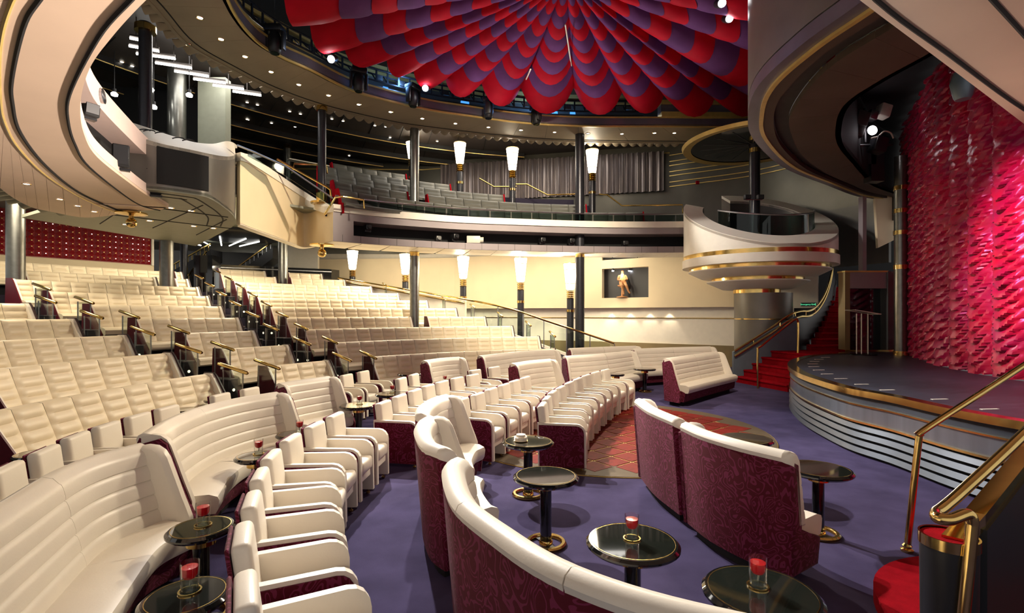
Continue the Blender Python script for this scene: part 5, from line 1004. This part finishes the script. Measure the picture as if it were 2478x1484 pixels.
# brass rails in the balcony
for i, (pts, lab) in enumerate((([PY(1160, 432, 21), PY(1195, 452, 21), PY(1250, 452, 20.9)], 'behind the left lamp'), ([PY(1245, 446, 20.6), PY(1275, 446, 20.6), PY(1325, 472, 20.5), PY(1395, 470, 20.4), PY(1395, 490, 20.4)], 'between the two balcony lamps'),
        ([PY(1450, 470, 20), PY(1470, 472, 20), PY(1505, 498, 19.6), PY(1652, 496, 18.6), PY(1652, 520, 18.6)], 'beside the stage end lamp'), ([PY(785, 520, 14.6), PY(812, 478, 14.6), PY(830, 476, 14.6), PY(880, 484, 15.0), PY(882, 505, 15.0)], 'at the corner of the balcony front'),
        ([PY(668, 405, 14), PY(670, 385, 14), PY(790, 452, 15), PY(800, 460, 15), PY(802, 480, 15)], 'down the balcony side stair'), ([PY(706, 420, 15.5), PY(712, 396, 15.5), PY(790, 400, 16), PY(792, 420, 16)], 'across the balcony side stair'))):
    o = tag(put('brass_handrail', MB().tube(spline(pts, 1), 0.03, 8).mesh('brass_handrail', 'brass', True)), f'polished brass handrail {lab}', 'handrail', 'brass balcony handrails')
mb = MB(); mb.loft([PY(600, 378, 12.0), PY(690, 425, 13.5), PY(800, 498, 14.5)], [PY(600, 360, 12.0), PY(690, 402, 13.5), PY(800, 478, 14.5)], thick=(-0.01, 0.01, 0)); t = thing('stair_glass', 'sloping glass guard with steel rail on the balcony side stair', 'balustrade', PY(690, 425, 13.5)); wput('glass_pane', mb.mesh('glass_pane', 'dark_glass'), t)
mb = MB(); mb.tube([PY(575, 352, 11.6), PY(615, 368, 12.2), PY(690, 402, 13.5), PY(805, 480, 14.5)], 0.025); wput('steel_rail', mb.mesh('steel_rail', 'steel', True), t)
# ------------------------------------------------------------------ downlights
mb = MB(); mb.lathe([(0.05, 0.0), (0.075, -0.012), (0.08, 0.0)], n=16, close=False); dl_ring = mb.mesh('trim_ring', 'brass'); mb = MB(); mb.lathe([(0.055, -0.004), (0.055, 0.0)], n=16); dl_face = mb.mesh('lamp_face', 'downlight_glow')
def downlight(u, v, z, label, group, s=1.0):
    x, y = PZ(u, v, z); t = thing('downlight', label, 'downlight', (x, y, z - 0.002), 0, group); put('trim_ring', dl_ring, t, sc=(s, s, s)); put('lamp_face', dl_face, t, sc=(s, s, s))
for u, v in ((484, 43), (535, 95), (593, 137), (656, 174), (723, 205), (795, 231), (868, 253), (945, 271), (1022, 287), (1102, 299), (1182, 308), (1260, 315), (1342, 320), (1423, 323), (1505, 324), (1584, 322), (455, 108), (1632, 322)):
    downlight(u, v, ZC, 'small round downlight in the brown ceiling ring', 'downlights in the ceiling ring')
for u, v in ((598, 248), (623, 254), (701, 270), (727, 276), (803, 288), (830, 293), (907, 304), (933, 307), (600, 290), (657, 298), (714, 307), (771, 315), (830, 322), (887, 328), (944, 333), (1058, 342), (725, 365), (845, 377), (295, 150), (320, 160), (394, 190), (419, 198), (495, 221), (521, 228), (598, 289)):
    downlight(u, v, 9.28, 'small round downlight in the dark balcony ceiling', 'downlights in the balcony ceiling', 0.8)
for u, v in ((412, 503), (362, 534), (468, 547), (516, 552), (303, 543), (462, 510)): downlight(u, v, ZBB - 0.022, 'small brass downlight under the control booth', 'downlights under the booth')
for u, v in ((64, 445), (145, 482), (188, 498), (228, 512)): downlight(u, v, ZB - 0.001, 'unlit round fitting in the beige balcony panels', 'fittings in the beige balcony', 0.8)
for u, v in ((277, 229), (365, 218), (458, 231), (372, 260)):
    p = PY(u, v, 14.2); t = thing('room_lamp', 'glowing bulb in the dark room above the booth', 'lamp', p, 0, 'bulbs above the booth'); mb = MB(); mb.lathe([(0.02, -0.05), (0.075, -0.03), (0.085, 0.02), (0.05, 0.06)], n=14); put('bulb', mb.mesh('bulb', 'tube_glow', True), t); mb = MB(); mb.lathe([(0.05, 0.06), (0.05, 0.16)], n=12); mb.tube([(0, 0, 0.15), (0, 0, 9.32 - p[2])], 0.012, 5); put('holder', mb.mesh('holder', 'black'), t)
for i, (u0, v0, u1, v1) in enumerate(((314, 92, 345, 98), (312, 111, 385, 124), (330, 130, 424, 142), (376, 152, 464, 165), (422, 172, 505, 185), (468, 191, 546, 201), (515, 206, 590, 216), (563, 221, 632, 231))):
    a = Vector((*PZ(u0, v0, 8.75), 8.75)); b = Vector((*PZ(u1, v1, 8.75), 8.75)); m = (a + b) / 2; t = thing('light_tube', f'white fluorescent tube in the left ceiling, {ORD[i]} from the top', 'light tube', tuple(m), 0, 'fluorescent tubes in the left ceiling')
    mb = MB(); mb.tube([a, b], 0.032, 8); wput('tube', mb.mesh('tube', 'tube_glow', True), t)
    mb = MB(); mb.tube([a + Vector((0, 0, 0.07)), b + Vector((0, 0, 0.07))], 0.035, 6); mb.tube([m + Vector((0, 0, 0.07)), m + Vector((0, 0, 0.548))], 0.012, 5); wput('holder', mb.mesh('holder', 'dark_ceiling', True), t)
# ------------------------------------------------------------------ red studded wall at the rear left
a = Vector((-16.2, 14.7)); b = Vector((-13.4, 19.0)); Lr = (b - a).length; tv = (b - a).normalized(); rzr = math.atan2(tv.y, tv.x)
mb = MB(); mb.sweep([tuple(a), tuple(b)], [(0.03, 2.4), (0.03, 5.3), (0.25, 5.3), (0.25, 2.4)], side=1); rw = struct('wall_red', 'red wall of pyramid tiles with bright studs at the rear left', mb, 'red_tile')
nc, nr = 30, 7; tw = Lr / nc; thh = 1.36 / nr
mb = MB(); h = 0.055; mb.add([(0, 0, 0), (tw * 0.97, 0, 0), (tw * 0.97, 0, thh * 0.97), (0, 0, thh * 0.97), (tw / 2, -h, thh / 2)], [(0, 1, 4), (1, 2, 4), (2, 3, 4), (3, 0, 4)], 0)
mb.lathe([(0.0, 0), (0.017, 0)], (0, 0, 0), 6, mi=1, close=False); n6 = 12
for k in range(len(mb.v) - 12, len(mb.v)): p = mb.v[k]; mb.v[k] = (tw / 2 + p[0], -h - 0.006, thh / 2 + p[1])
t_on = mb.mesh('red_tile', ['red_tile', 'stud_glow']); t_off = mb.mesh('red_tile', ['red_tile', 'gold_paint'])
for i in range(nc):
    for j in range(nr):
        p = a + tv * (i * tw); put('red_tile', t_on if random.random() < 0.35 else t_off, rw, (p.x, p.y, 3.85 + j * thh), rzr)
mb = MB(); mb.sweep([tuple(a), tuple(b + tv * 0.1)], [(0.0, 2.4), (0.0, 3.80), (0.05, 3.83), (0.05, 2.4)], side=1); put('cream_base', mb.mesh('cream_base', 'cream_wall'), rw)
mb = MB(); mb.sweep([tuple(b), tuple(b + tv * 0.08)], [(-0.06, 3.8), (-0.06, 5.3), (0.2, 5.3), (0.2, 3.8)], side=1); put('white_edge', mb.mesh('white_edge', 'white_paint'), rw)
# ------------------------------------------------------------------ dim stair hall behind the top rows
mb = MB(); mb.box((-15.2, 25.6, 3.6), (8.0, 0.2, 4.0)); struct('wall_rear', 'dark grey wall of the rear stair hall', mb, 'dark_grey_panel')
mb = MB(); q = PY(728, 625, 24.5); mb.box((q[0] - 0.1, 24.5, 4.2), (1.9, 0.2, 2.4)); struct('wall_end', 'pale wall block at the right of the rear stair hall', mb, 'white_paint')
for i, (u0, v0, u1, v1, yy) in enumerate(((420, 640, 510, 590, 22.5), (455, 668, 500, 608, 21.8), (570, 650, 660, 585, 23.0))):
    t = thing('hall_stair', f'dark stair flight with brass rail in the rear hall, {ORD[i]} from the red wall', 'stair', PY(u0, v0 + 20, yy)); A_ = Vector(PY(u0, v0, yy)); B_ = Vector(PY(u1, v1, yy))
    mb = MB(); mb.tube([A_, B_], 0.04, 6); wput('brass_rail', mb.mesh('brass_rail', 'brass', True), t)
    mb = MB(); mb.loft([A_ + Vector((0, 0, -0.25)), B_ + Vector((0, 0, -0.25))], [A_ + Vector((0, 0, -0.75)), B_ + Vector((0, 0, -0.75))], thick=(0, 0.9, 0)); wput('flight', mb.mesh('flight', 'black'), t)
    for k in range(9):
        p = A_.lerp(B_, (k + 0.5) / 9); mb = MB(); mb.box((p.x, p.y, p.z - 0.13), (0.03, 0.02, 0.25)); wput('baluster', mb.mesh('baluster', 'brass' if i < 2 else 'steel'), t)
hd = thing('hall_disc', 'dark round ceiling disc with radiating light bars over the rear hall', 'ceiling disc', (*PZ(570, 575, 5.1), 5.1))
mb = MB(); mb.lathe([(1.8, 0.0), (1.9, 0.05), (1.9, 0.14)], n=48); put('disc', mb.mesh('disc', 'black', True), hd)
for (u0, v0, u1, v1) in ((440, 582, 486, 594), (476, 576, 508, 594), (532, 573, 536, 594), (555, 595, 595, 578), (580, 596, 627, 585)):
    a_ = Vector((*PZ(u0, v0, 5.08), 5.08)); b_ = Vector((*PZ(u1, v1, 5.08), 5.08)); mb = MB(); mb.tube([a_, b_], 0.03, 6); wput('light_bar', mb.mesh('light_bar', 'bar_glow'), hd)
ct = thing('bar_counter', 'black counter with steel edge behind the top bench row', 'counter', PY(640, 680, 22.6))
mb = MB(); a_ = PY(522, 640, 21.5); b_ = PY(802, 652, 24.0); mb.loft([(a_[0], a_[1], 2.7), (b_[0], b_[1], 2.7)], [a_, b_], thick=(0.2, 0.5, 0)); wput('front', mb.mesh('front', 'black_gloss'), ct)
mb = MB(); mb.tube([(a_[0], a_[1], a_[2] - 0.12), (b_[0], b_[1], b_[2] - 0.12)], 0.035, 6); wput('steel_edge', mb.mesh('steel_edge', 'steel', True), ct)
mb = MB(); p = PY(502, 690, 21.0); mb.box((p[0], p[1], 3.5), (0.75, 0.6, 1.75)); wput('end_block', mb.mesh('end_block', 'black_gloss'), ct)
# ------------------------------------------------------------------ equipment in the balcony slots
def box_speaker(u, v, y, d, rz, ry, label, off=0.0):
    t = thing('speaker', label, 'speaker', PY(u, v, y), rz); mb = MB(); mb.rbox((0, 0, 0), d, 0.015, 1, ry=ry); put('cabinet', mb.mesh('cabinet', 'black_matt', True), t)
    mb = MB(); mb.rbox((d[0] * 0.5, 0, 0), (0.015, d[1] * 0.86, d[2] * 0.86), 0.004, 1, ry=ry); put('grille', mb.mesh('grille', 'black', True), t)
    mb = MB(); mb.box((-0.02, 0, -d[2] * 0.6), (0.08, d[1] * 1.1, 0.04)); put('bracket', mb.mesh('bracket', 'black'), t)
box_speaker(292, 378, 8.0, (0.22, 0.22, 0.34), -0.9, 0.15, 'black box speaker in the middle of the beige balcony slot')
box_speaker(372, 438, 9.5, (0.22, 0.24, 0.46), -1.0, 0.5, 'black tilted speaker at the end of the beige balcony slot')
box_speaker(212, 268, 6.2, (0.26, 0.16, 0.14), -0.5, 0.2, 'small black speaker at the top of the beige balcony slot')
def spot(x, y, z, rz, label, m='black', s=1.0):
    t = thing('slot_spotlight', label, 'spotlight', (x, y, z), rz); mb = MB(); mb.rbox((0, 0, 0), (0.34 * s, 0.2 * s, 0.18 * s), 0.02); put('body', mb.mesh('body', m, True), t)
    mb = MB(); mb.tube([(0.17 * s, 0, 0), (0.25 * s, 0, 0)], 0.07 * s, 12); put('snout', mb.mesh('snout', m, True), t)
    mb = MB(); mb.box((0, 0, -0.12 * s), (0.06, 0.22 * s, 0.06)); put('yoke', mb.mesh('yoke', 'black'), t)
for u, z, m, lab, rz in ((1146, 4.52, 'pale_plastic', 'grey projector resting in the balcony slot', 0.05), (1060, 4.5, 'dark_grey_panel', 'small dark spotlight left of the grey projector', -1.2), (1100, 4.6, 'black', 'hanging dark spotlight beside the grey projector', -1.0), (1312, 4.58, 'black', 'tilted spotlight in the middle of the balcony slot', -1.3), (1382, 4.58, 'black', 'tilted spotlight below the tall dark column', -1.3), (1512, 4.52, 'black', 'small spotlight near the stage end of the balcony slot', -1.5), (890, 4.7, 'black', 'boxy lamp at the left end of the balcony slot', -1.0)):
    p = min(FB, key=lambda q: abs(q[0] / q[1] - (u - 1239) / K)); yy = p[1] + 0.30; spot((u - 1239) / K * yy, yy, z, rz, lab, m, 1.35 if m == 'pale_plastic' else 0.9)
p = PY(247, 233, 7.2); t = thing('follow_spot', 'grey tubular follow spot on the beige balcony rim', 'spotlight', p, 0.4); mb = MB(); mb.tube([(-0.22, 0, -0.03), (0.0, 0, 0)], 0.085, 16); put('barrel', mb.mesh('barrel', 'steel', True), t); mb = MB(); mb.tube([(-0.03, 0, 0), (0.02, 0, 0.004)], [0.095, 0.105], 18, caps=False); put('rim', mb.mesh('rim', 'steel', True), t); mb = MB(); mb.box((-0.15, 0, -0.14), (0.05, 0.1, 0.14)); put('stand', mb.mesh('stand', 'black'), t)
# stage lights hanging in the wing
wl = thing('wing_lights', 'cluster bar of stage lights hanging beside the curtain', 'stage light', PY(2120, 300, 12.5))
mb = MB(); mb.tube([PY(2092, 262, 12.5), PY(2094, 345, 12.5)], 0.03); mb.tube([PY(2080, 352, 12.5), PY(2160, 350, 12.5)], 0.03); wput('bar', mb.mesh('bar', 'black', True), wl)
for u, v, m, s in ((2137, 270, 'pale_plastic', 0.26), (2110, 280, 'steel', 0.2), (2080, 290, 'dark_grey_panel', 0.3), (2125, 352, 'black', 0.3), (2075, 320, 'dark_grey_panel', 0.22)):
    mb = MB(); mb.rbox(PY(u, v, 12.4), (s, s, s * 1.2), 0.03, ry=0.3); wput('fixture', mb.mesh('fixture', m, True), wl)
mb = MB(); q = Vector(PY(2110, 316, 12.3)); mb.tube([q, q + Vector((0, -0.03, 0))], 0.11, 16); wput('lit_lens', mb.mesh('lit_lens', 'lens_glow', True), wl)
mb = MB(); mb.tube(spline([PY(2108, 335, 12.3), PY(2125, 330, 12.3), PY(2140, 318, 12.3), PY(2155, 322, 12.3), PY(2162, 335, 12.3)], 5), 0.018, 6); wput('cable', mb.mesh('cable', 'pale_plastic', True), wl)
for u, v in ((2095, 420), (2115, 460)):
    mb = MB(); a_ = PY(u, v - 60, 13.5); mb.box(a_, (0.35, 0.3, 0.9)); wput('dark_fixture', mb.mesh('dark_fixture', 'black'), wl)
lh = thing('lens_hood', 'green tinted lamp hood hanging before the top of the curtain', 'stage light', PY(2330, 220, 8.2)); mb = MB(); mb.lathe([(0.10, -0.14), (0.12, -0.1), (0.17, 0.14), (0.12, 0.3)], n=16); put('hood', mb.mesh('hood', 'stair_blue', True), lh); mb = MB(); mb.tube([(0, 0, 0.3), (0, 0, 1.76)], 0.025); put('hanger', mb.mesh('hanger', 'black'), lh)
# ------------------------------------------------------------------ statue in the niche
sp_ = PY(1509, 722, 21.72); stt = thing('carved_statue', 'carved wooden seated figure in the black niche', 'statue', (sp_[0] - 0.10, sp_[1] - 0.22, 2.69))
J = [((0, 0, 0.62), .105), ((0, -0.01, 0.80), .12), ((0, 0, 0.93), .10), ((0, 0, 1.0), .04), ((0, -0.02, 1.06), .065), ((0, -0.02, 1.15), .06),
     ((-0.15, 0, 0.90), .05), ((-0.20, -0.03, 0.74), .045), ((-0.08, -0.13, 0.72), .03), ((0.15, 0, 0.90), .05), ((0.20, -0.03, 0.74), .045), ((0.08, -0.13, 0.76), .03),
     ((-0.07, -0.05, 0.56), .09), ((-0.06, -0.20, 0.50), .07), ((0.0, -0.16, 0.28), .05), ((0.02, -0.2, 0.10), .04), ((0.09, -0.05, 0.56), .09), ((0.13, -0.2, 0.48), .065), ((0.20, -0.2, 0.28), .045), ((0.28, -0.22, 0.16), .035)]
E = [(0, 1), (1, 2), (2, 3), (3, 4), (4, 5), (2, 6), (6, 7), (7, 8), (2, 9), (9, 10), (10, 11), (0, 12), (12, 13), (13, 14), (14, 15), (0, 16), (16, 17), (17, 18), (18, 19)]
me = bpy.data.meshes.new('figure'); me.from_pydata([j[0] for j in J], E, []); me.materials.append(MATS['carved_wood']); fo = put('figure', me, stt); md_ = fo.modifiers.new('skin', 'SKIN'); fo.modifiers.new('sub', 'SUBSURF').render_levels = 1
for i, j in enumerate(J): me.skin_vertices[0].data[i].radius = (j[1], j[1])
me.skin_vertices[0].data[0].use_root = True
mb = MB(); mb.lathe([(0.24, 0.0), (0.24, 0.03), (0.05, 0.07), (0.04, 0.40), (0.2, 0.48), (0.2, 0.52)], n=18); put('stool', mb.mesh('stool', 'carved_wood', True), stt)
for du in (1483, 1523):
    p = PY(du, 655, 21.5); t = thing('niche_light', 'bright little spotlight over the ' + ('left' if du < 1500 else 'right') + ' of the statue niche', 'spotlight', p); mb = MB(); mb.lathe([(0.04, -0.03), (0.05, 0.02), (0.03, 0.06)], n=12); put('bulb', mb.mesh('bulb', 'spot_glow'), t); mb = MB(); mb.lathe([(0.055, 0.0), (0.055, 0.09)], n=12); put('housing', mb.mesh('housing', 'black'), t)
lamp('SPOT', 'niche_spot', PY(1505, 652, 21.2), (sp_[0], sp_[1], 3.3), 30, WARM, 0.03, 60, 0.5)
# ------------------------------------------------------------------ foreground stair at the lower right with brass rails
fs_ = thing('stage_stair', 'red carpeted stair with black side wall and brass rails at the lower right', 'stair', (3.0, 3.3, 0))
mb = MB(); mb.prism(arc((3.35, 3.05), 0.98, math.radians(80), math.radians(230), 24) + [(3.6, 2.3), (4.4, 3.9)], 0.0, 0.10); wput('bottom_step', mb.mesh('bottom_step', 'red_carpet'), fs_)
for i in range(1, 5):
    c = Vector((3.62 + 0.36 * i, 3.42 + 0.22 * i)); mb = MB(); mb.rbox((c.x, c.y, 0.13 * (i + 1) / 2), (0.42, 0.7, 0.13 * (i + 1)), 0.02, 2, rz=0.55); wput('step', mb.mesh('step', 'red_carpet', True), fs_)
pn = [PY(2345, 1275, 2.70), PY(2478, 1112, 3.15), PY(2640, 930, 3.75)]
mb = MB(); mb.loft(pn, [(p[0], p[1], 0.0) for p in pn], thick=(0.05, -0.05, 0)); wput('side_wall', mb.mesh('side_wall', 'black'), fs_)
mb = MB(); mb.loft([(p[0], p[1] + 0.03, p[2] + 0.075) for p in [PY(2290, 1335, 2.62)] + pn], [(p[0], p[1] + 0.03, p[2]) for p in [PY(2290, 1335, 2.62)] + pn], thick=(0.06, -0.06, 0)); wput('brass_edge', mb.mesh('brass_edge', 'brass'), fs_)
nx, ny = PZ(2296, 1296, 0.85); mb = MB(); mb.lathe([(0.115, 0.0), (0.122, 0.84)], (nx, ny, 0), 28); wput('newel', mb.mesh('newel', 'black', True), fs_)
mb = MB(); mb.lathe([(0.118, 0.80), (0.128, 0.80), (0.128, 0.855), (0.118, 0.855)], (nx, ny, 0), 28, close=False); wput('newel_ring', mb.mesh('newel_ring', 'brass', True), fs_)
mb = MB(); mb.lathe([(0.0, 0.845), (0.118, 0.845)], (nx, ny, 0), 28, close=False); wput('newel_top', mb.mesh('newel_top', 'red_carpet'), fs_)
rl = [PY(2700, 830, 3.7), PY(2478, 1050, 3.0), PY(2330, 1188, 2.72), PY(2284, 1228, 2.62), PY(2266, 1242, 2.58), PY(2270, 1254, 2.52), PY(2300, 1258, 2.50), PY(2340, 1245, 2.52), PY(2352, 1262, 2.52), PY(2350, 1300, 2.52), PY(2330, 1500, 2.52)]
mb = MB(); mb.tube(spline(rl, 5), 0.028, 12); wput('brass_rail', mb.mesh('brass_rail', 'brass', True), fs_)
rl = [PY(2195, 1333, 4.31), PY(2222, 1075, 4.31), PY(2228, 1052, 4.32), PY(2244, 1036, 4.33), PY(2478, 884, 4.7), PY(2700, 735, 5.1)]
mb = MB(); mb.tube(spline(rl, 5), 0.026, 12); wput('tall_rail', mb.mesh('tall_rail', 'brass', True), fs_)
p = PY(2195, 1335, 4.31); mb = MB(); mb.lathe([(0.045, 0.0), (0.048, 0.02), (0.03, 0.03), (0.036, 0.05), (0.02, 0.07)], (p[0], p[1], 0.0), 16); wput('rail_foot', mb.mesh('rail_foot', 'brass', True), fs_)
# red call point on the upper wall
p = PY(1688, 442, 21.2); mb = MB(); mb.rbox((0, 0, 0), (0.14, 0.06, 0.14), 0.01, 1); o = put('call_point', mb.mesh('call_point', 'red_carpet')); o.location = p; tag(o, 'small red alarm call point on the striped metal wall', 'alarm')
